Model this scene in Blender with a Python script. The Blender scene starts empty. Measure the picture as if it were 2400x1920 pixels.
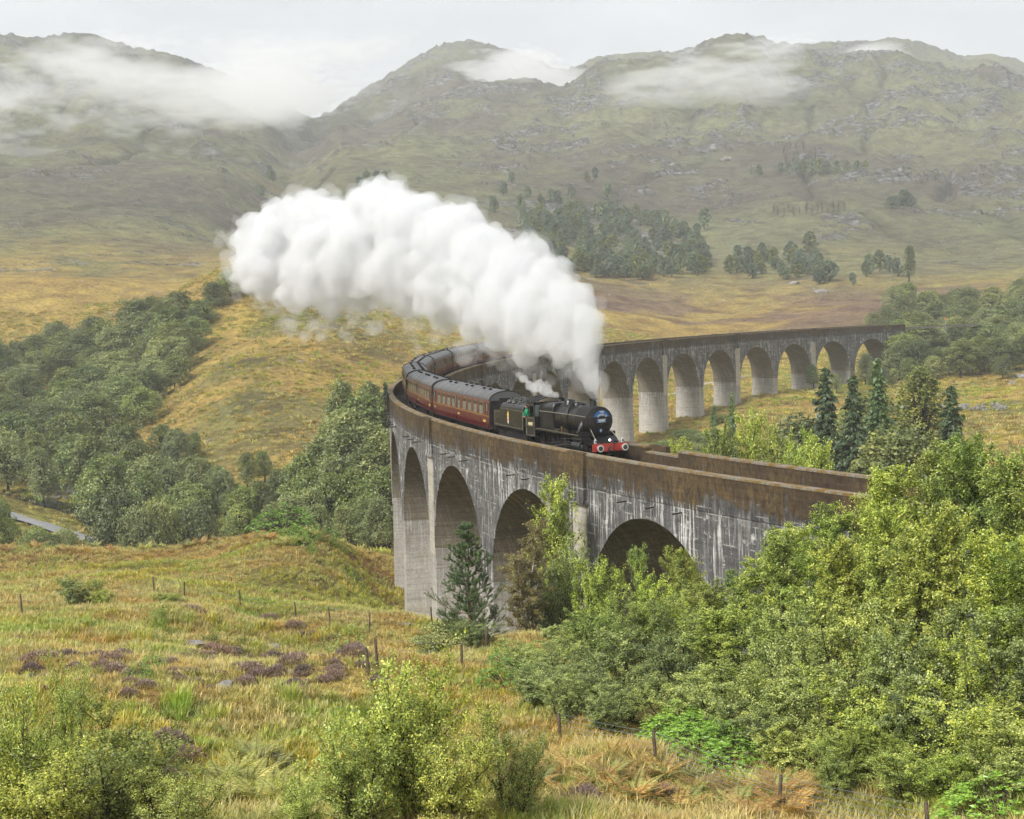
import bpy, bmesh, math, random
import numpy as np
from mathutils import Vector, Matrix, Euler

# ------------------------------------------------------------------ camera, sky, sun, exposure
scene = bpy.context.scene
CAMPOS = np.array([-49.182, -80.149, 10.783])
YAW, PIT, ROL, FPX = 0.44128, -0.07988, -0.02906, 3760.58        # focal length in pixels of a 2400 px wide frame
FW = np.array([math.sin(YAW)*math.cos(PIT), math.cos(YAW)*math.cos(PIT), math.sin(PIT)])
_r = np.array([math.cos(YAW), -math.sin(YAW), 0.0]); _u = np.cross(_r, FW)
RT = _r*math.cos(ROL) + _u*math.sin(ROL); UP = -_r*math.sin(ROL) + _u*math.cos(ROL)
cam = bpy.data.cameras.new('camera'); camo = bpy.data.objects.new('camera', cam)
scene.collection.objects.link(camo); scene.camera = camo
cam.sensor_width = 36.0; cam.lens = FPX/2400*36; cam.clip_start = 0.5; cam.clip_end = 20000
camo.matrix_world = Matrix(((RT[0], UP[0], -FW[0], CAMPOS[0]), (RT[1], UP[1], -FW[1], CAMPOS[1]), (RT[2], UP[2], -FW[2], CAMPOS[2]), (0, 0, 0, 1)))

SUN_EL, SUN_AZ = math.radians(42), YAW + math.radians(224)       # a veiled sun high behind the photographer's left shoulder
world = bpy.data.worlds.new('World'); scene.world = world; world.use_nodes = True
wn, wl = world.node_tree.nodes, world.node_tree.links
bg = wn['Background']
sky = wn.new('ShaderNodeTexSky'); sky.sky_type = 'NISHITA'; sky.sun_disc = False
sky.sun_elevation = SUN_EL; sky.sun_rotation = SUN_AZ; sky.dust_density = 4; sky.air_density = 1
tc = wn.new('ShaderNodeTexCoord'); mp = wn.new('ShaderNodeMapping'); mp.inputs['Scale'].default_value = (1.0, 1.0, 2.6)
nz = wn.new('ShaderNodeTexNoise'); nz.inputs['Scale'].default_value = 4.2; nz.inputs['Detail'].default_value = 6; nz.inputs['Roughness'].default_value = 0.55
cr = wn.new('ShaderNodeValToRGB')
cr.color_ramp.elements[0].position = 0.30; cr.color_ramp.elements[0].color = (5.9, 6.15, 6.45, 1)
cr.color_ramp.elements[1].position = 0.72; cr.color_ramp.elements[1].color = (8.5, 8.7, 8.9, 1)
mx = wn.new('ShaderNodeMixRGB'); mx.inputs['Fac'].default_value = 0.93                                # closed cloud deck over the clear sky
wl.new(tc.outputs['Generated'], mp.inputs['Vector']); wl.new(mp.outputs['Vector'], nz.inputs['Vector']); wl.new(nz.outputs['Fac'], cr.inputs['Fac'])
wl.new(sky.outputs['Color'], mx.inputs['Color1']); wl.new(cr.outputs['Color'], mx.inputs['Color2']); wl.new(mx.outputs['Color'], bg.inputs['Color'])
bg.inputs['Strength'].default_value = 0.0345
sun = bpy.data.lights.new('sun', 'SUN'); sun.energy = 1.5; sun.angle = math.radians(16); sun.color = (1.0, 0.972, 0.925)
suno = bpy.data.objects.new('sun', sun); scene.collection.objects.link(suno)
sd = Vector((math.sin(SUN_AZ)*math.cos(SUN_EL), math.cos(SUN_AZ)*math.cos(SUN_EL), math.sin(SUN_EL)))
suno.rotation_euler = sd.to_track_quat('Z', 'Y').to_euler()
vs = scene.view_settings; vs.view_transform = 'Standard'; vs.look = 'None'; vs.exposure = 1.78; vs.gamma = 1.0; vs.use_curve_mapping = False
cy = scene.cycles
cy.max_bounces = 20; cy.diffuse_bounces = 3; cy.glossy_bounces = 3; cy.transmission_bounces = 3; cy.volume_bounces = 14; cy.transparent_max_bounces = 6
cy.use_adaptive_sampling = True; cy.adaptive_threshold = 0.03; cy.use_denoising = True; cy.caustics_reflective = False; cy.caustics_refractive = False

# ------------------------------------------------------------------ helpers
COL = scene.collection
R8 = random.Random(7)
def ray(u, v):
    d = FW + RT*(u-1200)/FPX - UP*(v-960)/FPX
    return d/math.hypot(d[0], d[1])
def at(u, v, r): return CAMPOS + ray(u, v)*r
def link(o, parent=None):
    COL.objects.link(o)
    if parent is not None: o.parent = parent
    return o
def tag(o, label=None, cat=None, group=None, kind=None):
    if label: o['label'] = label
    if cat: o['category'] = cat
    if group: o['group'] = group
    if kind: o['kind'] = kind
    return o
def empty(name, loc=(0, 0, 0), rz=0.0, label=None, cat=None, group=None, kind=None):
    o = bpy.data.objects.new(name, None); link(o); o.location = loc; o.rotation_euler = (0, 0, rz); o.empty_display_size = 0.2
    return tag(o, label, cat, group, kind)
def mesh_np(name, V, Q=None, T=None, smooth=False):
    me = bpy.data.meshes.new(name); V = np.asarray(V, np.float32).reshape(-1, 3)
    nq = 0 if Q is None else len(Q); nt = 0 if T is None else len(T)
    me.vertices.add(len(V)); me.vertices.foreach_set('co', V.ravel())
    idx = []; st = []
    if nq: idx.append(np.asarray(Q, np.int32).ravel()); st.append(np.arange(nq)*4)
    if nt: idx.append(np.asarray(T, np.int32).ravel()); st.append(nq*4 + np.arange(nt)*3)
    idx = np.concatenate(idx); st = np.concatenate(st).astype(np.int32)
    me.loops.add(len(idx)); me.loops.foreach_set('vertex_index', idx)
    me.polygons.add(nq+nt); me.polygons.foreach_set('loop_start', st)
    me.polygons.foreach_set('use_smooth', np.full(nq+nt, smooth)); me.update(calc_edges=True)
    return me
def fattr(me, name, data, domain='POINT'):
    a = me.attributes.new(name, 'FLOAT', domain); a.data.foreach_set('value', np.asarray(data, np.float32)); return a
def vattr(me, name, data):
    a = me.attributes.new(name, 'FLOAT_VECTOR', 'POINT'); a.data.foreach_set('vector', np.asarray(data, np.float32).ravel()); return a
def cattr(me, name, data):
    d = np.ones((len(data), 4), np.float32); d[:, :3] = data
    a = me.attributes.new(name, 'FLOAT_COLOR', 'POINT'); a.data.foreach_set('color', d.ravel()); return a
class MB:
    """collects shapes; build() links them as one mesh object"""
    def __init__(s): s.v = []; s.f = []
    def add(s, vs_, fs):
        b = len(s.v); s.v.extend([tuple(map(float, x)) for x in vs_]); s.f.extend([tuple(b+i for i in f) for f in fs]); return s
    def box(s, x0, x1, y0, y1, z0, z1):
        return s.add([(x0,y0,z0),(x1,y0,z0),(x1,y1,z0),(x0,y1,z0),(x0,y0,z1),(x1,y0,z1),(x1,y1,z1),(x0,y1,z1)],
                     [(0,3,2,1),(4,5,6,7),(0,1,5,4),(1,2,6,5),(2,3,7,6),(3,0,4,7)])
    def rings(s, rs, cap=True, closed=True):
        n = len(rs[0]); b = len(s.v)
        for r in rs: s.v.extend([tuple(map(float, x)) for x in r])
        for i in range(len(rs)-1):
            for j in range(n if closed else n-1):
                k = (j+1) % n
                s.f.append((b+i*n+j, b+i*n+k, b+(i+1)*n+k, b+(i+1)*n+j))
        if cap and closed:
            s.f.append(tuple(b+j for j in range(n))[::-1]); s.f.append(tuple(b+(len(rs)-1)*n+j for j in range(n)))
        return s
    def tube(s, pts, rad, n=8, cap=True):
        pts = [Vector(p) for p in pts]; rs = []
        rad = rad if hasattr(rad, '__len__') else [rad]*len(pts)
        for i, p in enumerate(pts):
            d = (pts[min(i+1, len(pts)-1)] - pts[max(i-1, 0)]).normalized()
            a = d.cross(Vector((0, 0, 1)))
            if a.length < 1e-3: a = Vector((1, 0, 0))
            a.normalize(); b = a.cross(d)
            rs.append([p + (a*math.cos(t) + b*math.sin(t))*rad[i] for t in [2*math.pi*k/n for k in range(n)]])
        return s.rings(rs, cap)
    def lathe(s, prof, axis='x', c=(0, 0, 0), n=24, cap=True):
        rs = []
        for (h, r) in prof:
            ring = []
            for k in range(n):
                t = 2*math.pi*k/n; a, b = r*math.cos(t), r*math.sin(t)
                ring.append({'x': (c[0]+h, c[1]+a, c[2]+b), 'y': (c[0]+b, c[1]+h, c[2]+a), 'z': (c[0]+a, c[1]+b, c[2]+h)}[axis])
            rs.append(ring)
        return s.rings(rs, cap)
    def mesh(s, name, smooth=False, auto=None):
        me = bpy.data.meshes.new(name); me.from_pydata(s.v, [], s.f)
        bm = bmesh.new(); bm.from_mesh(me); bmesh.ops.recalc_face_normals(bm, faces=bm.faces); bm.to_mesh(me); bm.free()
        if smooth:
            me.polygons.foreach_set('use_smooth', [True]*len(me.polygons))
            if auto: me.set_sharp_from_angle(angle=math.radians(auto))
        return me
    def build(s, name, mat, parent=None, smooth=False, auto=None):
        me = s.mesh(name, smooth, auto); me.materials.append(mat); o = bpy.data.objects.new(name, me)
        return link(o, parent)
def copy_tree(o, parent=None):
    c = o.copy(); COL.objects.link(c); c.parent = parent
    for ch in list(o.children): copy_tree(ch, c)
    return c
# numpy noise
def _h(ix, iy, iz, seed):
    n = (ix*374761393 + iy*668265263 + iz*2147483647 + seed*1274126177) & 0xFFFFFFFF
    n = ((n ^ (n >> 13))*1274126177) & 0xFFFFFFFF
    n = ((n ^ (n >> 16))*2246822519) & 0xFFFFFFFF
    return ((n ^ (n >> 15)) & 0xFFFFFF)/float(0xFFFFFF)*2 - 1
def vnoise(x, y, z=None, seed=0):
    x = np.asarray(x, np.float64); y = np.asarray(y, np.float64)
    ix = np.floor(x).astype(np.int64); iy = np.floor(y).astype(np.int64); fx = x-ix; fy = y-iy
    fx = fx*fx*fx*(fx*(fx*6-15)+10); fy = fy*fy*fy*(fy*(fy*6-15)+10)
    def lay(iz):
        a = _h(ix, iy, iz, seed); b = _h(ix+1, iy, iz, seed); c = _h(ix, iy+1, iz, seed); d = _h(ix+1, iy+1, iz, seed)
        return (a*(1-fx)+b*fx)*(1-fy) + (c*(1-fx)+d*fx)*fy
    if z is None: return lay(np.zeros_like(ix))
    z = np.asarray(z, np.float64); iz = np.floor(z).astype(np.int64); fz = z-iz; fz = fz*fz*(3-2*fz)
    return lay(iz)*(1-fz) + lay(iz+1)*fz
def fbm(x, y, oct=4, seed=0, gain=0.5, z=None):
    t = 0; a = 1.0; n = 0
    for i in range(oct):
        t = t + a*vnoise(x*2.03**i+17.3*i, y*2.03**i-9.1*i, None if z is None else z*2.03**i, seed+i); n += a; a *= gain
    return t/n
def sstep(a, b, x): t = np.clip((x-a)/(b-a), 0, 1); return t*t*(3-2*t)
# node helpers
class NT:
    def __init__(s, name):
        s.m = bpy.data.materials.new(name); s.m.use_nodes = True; s.t = s.m.node_tree; s.n = s.t.nodes; s.l = s.t.links
        s.p = s.n['Principled BSDF']; s.out = s.n['Material Output']
    def new(s, typ, **kw):
        x = s.n.new('ShaderNode'+typ)
        for k, v in kw.items():
            if hasattr(x, k): setattr(x, k, v)
            else: s.set(x.inputs[k.replace('_', ' ')], v)
        return x
    def set(s, inp, v):
        if hasattr(v, 'is_linked') or isinstance(v, bpy.types.NodeSocket): s.l.new(v, inp)
        elif hasattr(v, '__len__') and len(v) == 3 and inp.type == 'RGBA': inp.default_value = (*v, 1)
        else: inp.default_value = v
    def math(s, op, a, b=None, c=None, clamp=False):
        x = s.n.new('ShaderNodeMath'); x.operation = op; x.use_clamp = clamp
        for i, v in enumerate((a, b, c)):
            if v is not None: s.set(x.inputs[i], v)
        return x.outputs[0]
    def mix(s, f, a, b, bt='MIX'):
        x = s.n.new('ShaderNodeMixRGB'); x.blend_type = bt
        s.set(x.inputs[0], f); s.set(x.inputs[1], a); s.set(x.inputs[2], b); return x.outputs[0]
    def noise(s, vec, scale, detail=3, rough=0.55, dim='3D'):
        x = s.n.new('ShaderNodeTexNoise'); x.noise_dimensions = dim
        if vec is not None: s.l.new(vec, x.inputs['Vector'])
        x.inputs['Scale'].default_value = scale; x.inputs['Detail'].default_value = detail; x.inputs['Roughness'].default_value = rough
        return x.outputs['Fac']
    def ramp(s, f, *st):
        x = s.n.new('ShaderNodeValToRGB'); s.l.new(f, x.inputs[0]); e = x.color_ramp.elements
        while len(e) < len(st): e.new(0.5)
        for i, (p_, c_) in enumerate(st):
            e[i].position = p_; e[i].color = (c_, c_, c_, 1) if not hasattr(c_, '__len__') else (*c_, 1)
        return x.outputs['Color']
    def attr(s, name, out='Fac'):
        x = s.n.new('ShaderNodeAttribute'); x.attribute_name = name; return x.outputs[out]
    def pos(s): return s.n.new('ShaderNodeNewGeometry').outputs['Position']
    def vmul(s, v, sc):
        x = s.n.new('ShaderNodeVectorMath'); x.operation = 'MULTIPLY'; s.l.new(v, x.inputs[0]); x.inputs[1].default_value = sc; return x.outputs[0]
    def bump(s, h, strength=0.5, dist=0.1):
        x = s.n.new('ShaderNodeBump'); x.inputs['Strength'].default_value = strength; x.inputs['Distance'].default_value = dist
        s.l.new(h, x.inputs['Height']); s.l.new(x.outputs[0], s.p.inputs['Normal'])
    def fin(s, col=None, rough=0.8, metal=0.0, spec=0.3):
        if col is not None: s.set(s.p.inputs['Base Color'], col)
        s.set(s.p.inputs['Roughness'], rough); s.p.inputs['Metallic'].default_value = metal; s.p.inputs['Specular IOR Level'].default_value = spec
        return s.m
def plain(name, col, rough=0.6, metal=0.0, spec=0.3, var=0.18, scale=6.0):
    t = NT(name); tcn = t.new('TexCoord').outputs['Object']
    n = t.noise(tcn, scale, 4, 0.6)
    c = t.mix(1.0, col, t.ramp(n, (0.3, 1-var), (0.7, 1+var)), 'MULTIPLY')
    return t.fin(c, rough, metal, spec)
# ------------------------------------------------------------------ track line (a bending curve measured from the first near arch)
PITCH = 17.2755; GRADE = -0.00894; HALFW = 2.81; CROWN = 3.22; RAILD = 1.016; SBUF = 9.43
_ss = np.arange(-90, 470.1, 1.0); _t = np.clip((_ss-10*PITCH)/(10.5*PITCH), -1, 1)
_k = (1 - 0.26879*_t + 0.05653*(_t*_t-1/3))/272.5045
_hd = np.concatenate([[0], np.cumsum((_k[1:]+_k[:-1])/2)]); _hd -= np.interp(0, _ss, _hd)
_x = np.concatenate([[0], np.cumsum((np.sin(_hd[1:])+np.sin(_hd[:-1]))/2)]); _y = np.concatenate([[0], np.cumsum((np.cos(_hd[1:])+np.cos(_hd[:-1]))/2)])
_x -= np.interp(0, _ss, _x); _y -= np.interp(0, _ss, _y)
def trk(s, n=0.0, dz=0.0):
    """(distance along track, offset to the outer side, height over the parapet top) -> world"""
    s = np.asarray(s, float); h = np.interp(s, _ss, _hd)
    return np.stack(np.broadcast_arrays(np.interp(s, _ss, _x) - n*np.cos(h), np.interp(s, _ss, _y) + n*np.sin(h), GRADE*s + dz), -1)
def heading(s): return float(np.interp(s, _ss, _hd))

# ------------------------------------------------------------------ terrain: heights at surveyed points, thin-plate interpolation, relief noise
CP = []
def cp(u, *vr):
    for v, r in vr: CP.append(at(u, v, r))
def cw(x, y, z): CP.append(np.array([x, y, z], float))
for a in (-0.9, -0.5, 0.0, 0.25, 0.5, 0.75, 1.1, 1.6):
    for r, z in ((8, 7.4), (20, 3.6)): cw(CAMPOS[0]+r*math.sin(a), CAMPOS[1]+r*math.cos(a), z - (0.5 if a < .2 else 0))
cp(-500, (1920, 44), (1560, 78), (1330, 150), (1270, 180), (1000, 380), (720, 560), (450, 950), (250, 1500), (100, 1950), (150, 2500))
cp(0, (1920, 42), (1700, 58), (1560, 75), (1450, 100), (1330, 150), (1292, 172), (1215, 262), (1150, 300), (1000, 380), (850, 470), (720, 560), (640, 640), (560, 760), (450, 950), (350, 1200), (250, 1500), (150, 1750), (80, 1900), (120, 2200))
cp(250, (1920, 42), (1700, 58), (1560, 75), (1450, 100), (1330, 150), (1285, 172), (1205, 285), (1000, 360), (880, 430), (740, 520), (660, 600), (560, 760), (450, 950), (350, 1200), (240, 1500), (140, 1800), (90, 1900), (130, 2200))
cp(130, (85, 1900)); cp(400, (128, 1880), (170, 2200)); cp(620, (215, 1870), (265, 2200))
cp(500, (1920, 43), (1700, 60), (1560, 78), (1430, 108), (1310, 155), (1270, 175), (1150, 275), (1050, 310), (950, 345), (880, 370), (760, 420), (690, 470), (690, 540), (640, 640), (580, 740), (500, 880), (420, 1050), (350, 1250), (270, 1500), (200, 1700), (165, 1850), (210, 2200))
cp(750, (1920, 43), (1700, 60), (1560, 80), (1450, 110), (1310, 150), (1250, 172), (1100, 280), (950, 330), (860, 365), (760, 420), (690, 480), (600, 620), (500, 800), (430, 950), (380, 1100), (330, 1400), (305, 1700), (285, 1900), (330, 2150), (300, 2500))
cp(870, (1920, 43), (1560, 82), (500, 820), (400, 1050), (300, 1450), (215, 1950), (190, 2500))
cp(1000, (1920, 43), (1700, 60), (1560, 85), (1470, 110), (815, 420), (760, 460), (690, 540), (600, 680), (500, 850), (400, 1050), (300, 1400), (200, 1800), (120, 2250), (190, 2600))
cp(1080, (94, 2300), (160, 2600)); cp(1180, (112, 2300), (170, 2600))
for s, z in ((2.5*PITCH, -17.9), (3.5*PITCH, -19.8), (4.5*PITCH, -20.3), (6*PITCH, -22), (8*PITCH, -25), (10*PITCH, -26), (12*PITCH, -24.5), (13.5*PITCH, -23)):
    for n in (4, -6): P = trk(s, n); cw(P[0], P[1], z - (0.5 if n < 0 else 0))
cp(1250, (1920, 43), (1700, 58), (1560, 76), (1490, 90), (820, 410), (760, 460), (700, 560), (640, 680), (560, 800), (470, 950), (400, 1100), (300, 1350), (215, 1600), (190, 1720), (210, 1950), (140, 2350))
cp(1350, (165, 1720), (200, 2000)); cp(1430, (128, 1700), (170, 2000))
cp(1500, (1920, 43), (1790, 50), (1013, 336), (900, 420), (800, 520), (700, 640), (655, 700), (570, 850), (500, 960), (400, 1120), (300, 1330), (200, 1550), (120, 1720), (160, 2000), (112, 2400))
cp(1650, (97, 1710), (140, 1950)); cp(1740, (78, 1700), (130, 1950)); cp(1830, (104, 1720), (150, 1950))
cp(1800, (1905, 44), (1050, 285), (963, 345), (921, 382), (870, 450), (800, 540), (720, 620), (650, 720), (560, 850), (470, 980), (400, 1100), (300, 1320), (200, 1520))
cp(1950, (99, 1720), (140, 1950)); cp(2120, (120, 1700), (140, 1850), (90, 2250)); cp(2250, (150, 1730), (125, 2250)); cp(2310, (140, 1720), (122, 2250))
cp(2100, (1920, 44), (1070, 270), (975, 330), (905, 400), (855, 450), (760, 560), (700, 640), (640, 740), (560, 860), (470, 990), (400, 1110), (300, 1320), (200, 1530))
cp(2400, (1920, 42), (1080, 250), (1000, 300), (935, 350), (865, 420), (780, 520), (700, 620), (620, 760), (560, 860), (470, 1000), (400, 1120), (300, 1330), (220, 1500), (155, 1720), (150, 2250))
cp(2900, (1920, 40), (1080, 250), (935, 350), (780, 520), (620, 760), (470, 1000), (300, 1330), (170, 1720), (180, 2300))
for s, n, z in ((0.5*PITCH, 5, -13.5), (1.5*PITCH, 5, -15.5), (-0.5*PITCH, 5, -9.5), (-1.5*PITCH, 6, -4.5), (-2.5*PITCH, 6, -2.0), (-3.5*PITCH, 5, -1.4),
                (0.5*PITCH, -8, -14.5), (-0.5*PITCH, -8, -11), (-1.5*PITCH, -8, -6), (-2.5*PITCH, -8, -3), (-3.5*PITCH, -6, -1.6), (0, 22, -11.5), (-1.2*PITCH, 20, -6.5), (1.5*PITCH, 20, -12.5), (-2.5*PITCH, 18, -2.0),
                (0, -45, -18), (2*PITCH, -40, -21), (5*PITCH, -60, -24), (-2*PITCH, -45, -10), (2*PITCH, -110, -20), (6*PITCH, -130, -22), (9*PITCH, -60, -24)):
    P = trk(s, n); cw(P[0], P[1], z)
cw(*at(120, 1230, 225)[:2], -27.5); cw(*at(420, 1230, 232)[:2], -28.5); cw(*at(700, 1230, 232)[:2], -28); cw(*at(900, 1230, 225)[:2], -26); cw(*at(-300, 1230, 225)[:2], -27)
CP = np.array(CP)
def _pol(x, y):
    dx = x-CAMPOS[0]; dy = y-CAMPOS[1]; r = np.maximum(np.hypot(dx, dy), 5.0)
    return np.arctan2(dx, dy)*2.2, np.log(r), r
_ca, _cl, _cr = _pol(CP[:, 0], CP[:, 1]); _ce = (CP[:, 2]-CAMPOS[2])/_cr
def _phi(d2): return np.where(d2 > 1e-12, 0.5*d2*np.log(np.maximum(d2, 1e-12)), 0)
_n = len(CP); _A = np.zeros((_n+3, _n+3)); _A[:_n, :_n] = _phi((_ca[:, None]-_ca)**2 + (_cl[:, None]-_cl)**2) + np.eye(_n)*2e-4
_A[:_n, _n] = 1; _A[:_n, _n+1] = _ca; _A[:_n, _n+2] = _cl; _A[_n:, :_n] = _A[:_n, _n:].T
_w = np.linalg.solve(_A, np.concatenate([_ce, [0, 0, 0]]))
MOUNDS = []
for u, v, r, rad, h in ((560, 925, 355, 15, 4.0), (600, 1000, 330, 13, 2.2), (870, 800, 420, 22, 3.0), (560, 735, 440, 26, 4.5), (640, 700, 480, 30, 5.0), (700, 870, 380, 20, 2.0), (30, 690, 580, 40, 6), (330, 860, 450, 25, 3), (330, 1380, 122, 7, 1.0)):
    P = at(u, v, r); MOUNDS.append((P[0], P[1], rad, h))
GUL = [at(u, v, r) for u, v, r in ((745, 262, 1900), (700, 330, 1560), (690, 380, 1250), (650, 430, 1050), (610, 520, 880), (560, 600, 760))]
def _gully(x, y):
    best = np.full(np.shape(x), 1e9)
    for a, b in zip(GUL[:-1], GUL[1:]):
        ax, ay = a[0], a[1]; bx, by = b[0]-ax, b[1]-ay; t = np.clip(((x-ax)*bx+(y-ay)*by)/(bx*bx+by*by), 0, 1)
        best = np.minimum(best, np.hypot(x-ax-t*bx, y-ay-t*by))
    return best
def ground(x, y, detail=True):
    x = np.atleast_1d(np.asarray(x, float)); y = np.atleast_1d(np.asarray(y, float)); out = np.empty(len(x))
    for i in range(0, len(x), 60000):
        xs, ys = x[i:i+60000], y[i:i+60000]; a, l, r = _pol(xs, ys)
        e = _phi((a[:, None]-_ca)**2 + (l[:, None]-_cl)**2) @ _w[:_n] + _w[_n] + _w[_n+1]*a + _w[_n+2]*l
        z = CAMPOS[2] + e*r
        far = sstep(250, 700, r); mt = sstep(700, 1300, r)
        z = z + sstep(60, 150, r)*(1-far)*0.8*fbm(xs/26, ys/26, 3, 3) + far*(4.0*fbm(xs/75, ys/75, 4, 5)) + mt*(11*fbm(xs/190, ys/190, 3, 9))
        rg = 1-np.abs(fbm(xs/150+3, ys/120, 5, 21, 0.55))*2; hi = sstep(1100, 1600, r); z = z + mt*(7+9*hi)*(rg-0.55) + mt*3.2*fbm(xs/30, ys/30, 3, 25, 0.6)
        st = fbm(xs/90, ys/90, 3, 27); z = z + hi*5*(np.floor(st*5+0.5*fbm(xs/40, ys/40, 2, 29))/5-st)*1.6
        xp = (xs*math.cos(YAW)-ys*math.sin(YAW))/85+1.1*fbm(xs/260, ys/260, 3, 83); gl = np.clip(1-np.abs(fbm(xp, xp*0+2.5+0.12*r/100, 2, 85))*5.5, 0, 1); z = z - 9*mt*gl*gl*(0.5+0.5*np.clip(fbm(xs/200, ys/200, 2, 87)*2+0.5, 0, 1))
        g = _gully(xs, ys); z = z - 22*np.exp(-(g/26)**2)*sstep(700, 950, r)
        z = z + (0.24*fbm(xs/3.1, ys/3.1, 3, 31)+0.5*fbm(xs/8.5, ys/8.5, 2, 35))*(1-sstep(150, 420, r)) + 0.55*sstep(180, 320, r)*fbm(xs/11, ys/11, 3, 33)
        for mx_, my_, rad, h in MOUNDS: z = z + h*np.exp(-((xs-mx_)**2+(ys-my_)**2)/rad**2)
        out[i:i+60000] = z
    return out
def gz(x, y): return float(ground(x, y)[0])
_RR = np.geomspace(20, 2600, 900)
def hit(u, v):
    """where the line of sight through (u, v) meets the ground"""
    d = ray(u, v); P = CAMPOS + d[None, :]*_RR[:, None]; z = ground(P[:, 0], P[:, 1])
    i = np.argmax(z > P[:, 2]) if np.any(z > P[:, 2]) else len(_RR)-1
    return np.array([P[i, 0], P[i, 1], z[i]]), _RR[i]
# sheet: fan of rings, finer where the ground is seen obliquely far away
_az = np.concatenate([np.linspace(-0.75, 0.02, 60)[:-1], np.linspace(0.02, 0.86, 560), np.linspace(0.86, 1.7, 60)[1:]])
_rr = np.concatenate([np.geomspace(4, 38, 30)[:-1], np.geomspace(38, 180, 220)[:-1], np.geomspace(180, 620, 240)[:-1], np.geomspace(620, 2000, 300)[:-1], np.geomspace(2000, 2700, 70)[:-1], np.geomspace(2700, 5200, 14)])
_AA, _RG = np.meshgrid(_az, _rr, indexing='ij'); _X = (CAMPOS[0]+_RG*np.sin(_AA)).ravel(); _Y = (CAMPOS[1]+_RG*np.cos(_AA)).ravel()
_Z = ground(_X, _Y); _rv = _RG.ravel(); _Z = _Z*1.0
_Z = np.where(_rv > 2700, _Z - (_rv-2700)*0.35, _Z)
NA, NR = len(_az), len(_rr); _id = np.arange(NA*NR).reshape(NA, NR)
_q = np.stack([_id[:-1, :-1], _id[1:, :-1], _id[1:, 1:], _id[:-1, 1:]], -1).reshape(-1, 4)[:, ::-1]
ter_me = mesh_np('ground', np.stack([_X, _Y, _Z], 1), _q, smooth=True)
# vegetation cover of the ground (what grows there), as a colour per vertex
def mixc(c, d, f): return c*(1-f[:, None]) + np.asarray(d)*f[:, None]
_uu = (_AA.ravel()-0.132)/(0.751-0.132)*2400
C = np.zeros((len(_X), 3)) + (0.27, 0.20, 0.062)
n1 = fbm(_X/9, _Y/9, 4, 41); n2 = fbm(_X/38, _Y/38, 4, 43); n3 = fbm(_X/160, _Y/160, 4, 45); n4 = fbm(_X/3, _Y/3, 3, 47)
C = mixc(C, (0.175, 0.185, 0.048), sstep(0.0, 0.45, n1)*0.8)
C = mixc(C, (0.26, 0.145, 0.05), sstep(0.1, 0.5, -n1)*0.55*(1-sstep(250, 400, _rv)))
C = mixc(C, (0.29, 0.205, 0.062), sstep(190, 330, _rv)*0.85*(1-sstep(560, 800, _rv)))                 # golden hill grass
C = mixc(C, (0.125, 0.125, 0.048), sstep(190, 330, _rv)*sstep(0.02, 0.4, n2)*0.75)
C = mixc(C, (0.112, 0.116, 0.070), sstep(560, 900, _rv)*0.95)                                         # grey-green upper slopes
C = mixc(C, (0.158, 0.160, 0.088), sstep(600, 800, _rv)*sstep(0.0, 0.35, n3)*0.6)
C = mixc(C, (0.085, 0.072, 0.060), sstep(600, 900, _rv)*sstep(0.0, 0.35, -n3-0.3*n2)*0.75)
C = mixc(C, (0.165, 0.105, 0.075), sstep(0.05, 0.35, n2+0.3*n3)*np.exp(-((_rv-600)/75)**2)*sstep(1100, 1450, _uu)*0.9)   # heather belt above the viaduct
C = mixc(C, (0.17, 0.12, 0.06), sstep(0.1, 0.4, n3+0.2*n2)*np.exp(-((_uu-560)/230)**2)*np.exp(-((_rv-1050)/330)**2)*0.8)
C = mixc(C, (0.21, 0.105, 0.045), np.exp(-((_rv-172)/16)**2)*sstep(-0.25, 0.25, n1+0.4*n4)*0.85*(1-sstep(1000, 1100, _uu)))      # bracken brow over the river
C = mixc(C, (0.20, 0.20, 0.055), np.exp(-((_rv-270)/45)**2)*(1-sstep(300, 700, _uu))*0.8)             # mown verge by the road
C = mixc(C, (0.075, 0.085, 0.03), np.exp(-((_rv-70)/28)**2)*sstep(1300, 1700, _uu)*0.9)               # leaf litter under the thicket
C = mixc(C, (0.13, 0.115, 0.06), sstep(0.2, 0.6, n4)*0.35*(1-sstep(200, 400, _rv)))
for mx_, my_, rad, h in MOUNDS[:3]: C = mixc(C, (0.13, 0.13, 0.05), np.exp(-((_X-mx_)**2+(_Y-my_)**2)/(rad*0.9)**2)*sstep(-0.4, 0.3, n1)*0.9)
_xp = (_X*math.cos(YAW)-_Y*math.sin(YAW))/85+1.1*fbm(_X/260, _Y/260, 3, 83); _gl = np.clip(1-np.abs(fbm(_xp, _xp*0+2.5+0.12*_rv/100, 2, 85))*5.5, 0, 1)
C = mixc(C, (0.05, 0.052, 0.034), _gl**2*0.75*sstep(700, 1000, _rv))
# outcrops where the ridged relief breaks through
rg = fbm(_X/38, _Y/30, 5, 61, 0.62); rk = sstep(0.10, 0.26, rg + 0.30*fbm(_X/170, _Y/170, 3, 63) + 0.10*sstep(1350, 1650, _rv) - 0.02)*sstep(620, 950, _rv)*sstep(900, 1400, _uu+0.25*(_rv-600))
rk = np.maximum(rk, sstep(0.30, 0.42, rg)*sstep(500, 700, _rv)*0.8); rk = np.maximum(rk, sstep(0.10, 0.28, rg)*sstep(1450, 1700, _rv))
rk = np.clip(rk, 0, 1)
_Z2 = _Z + rk*(1.2+7.5*np.abs(fbm(_X/20, _Y/15, 4, 71, 0.6)))*sstep(600, 1200, _rv)
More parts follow.
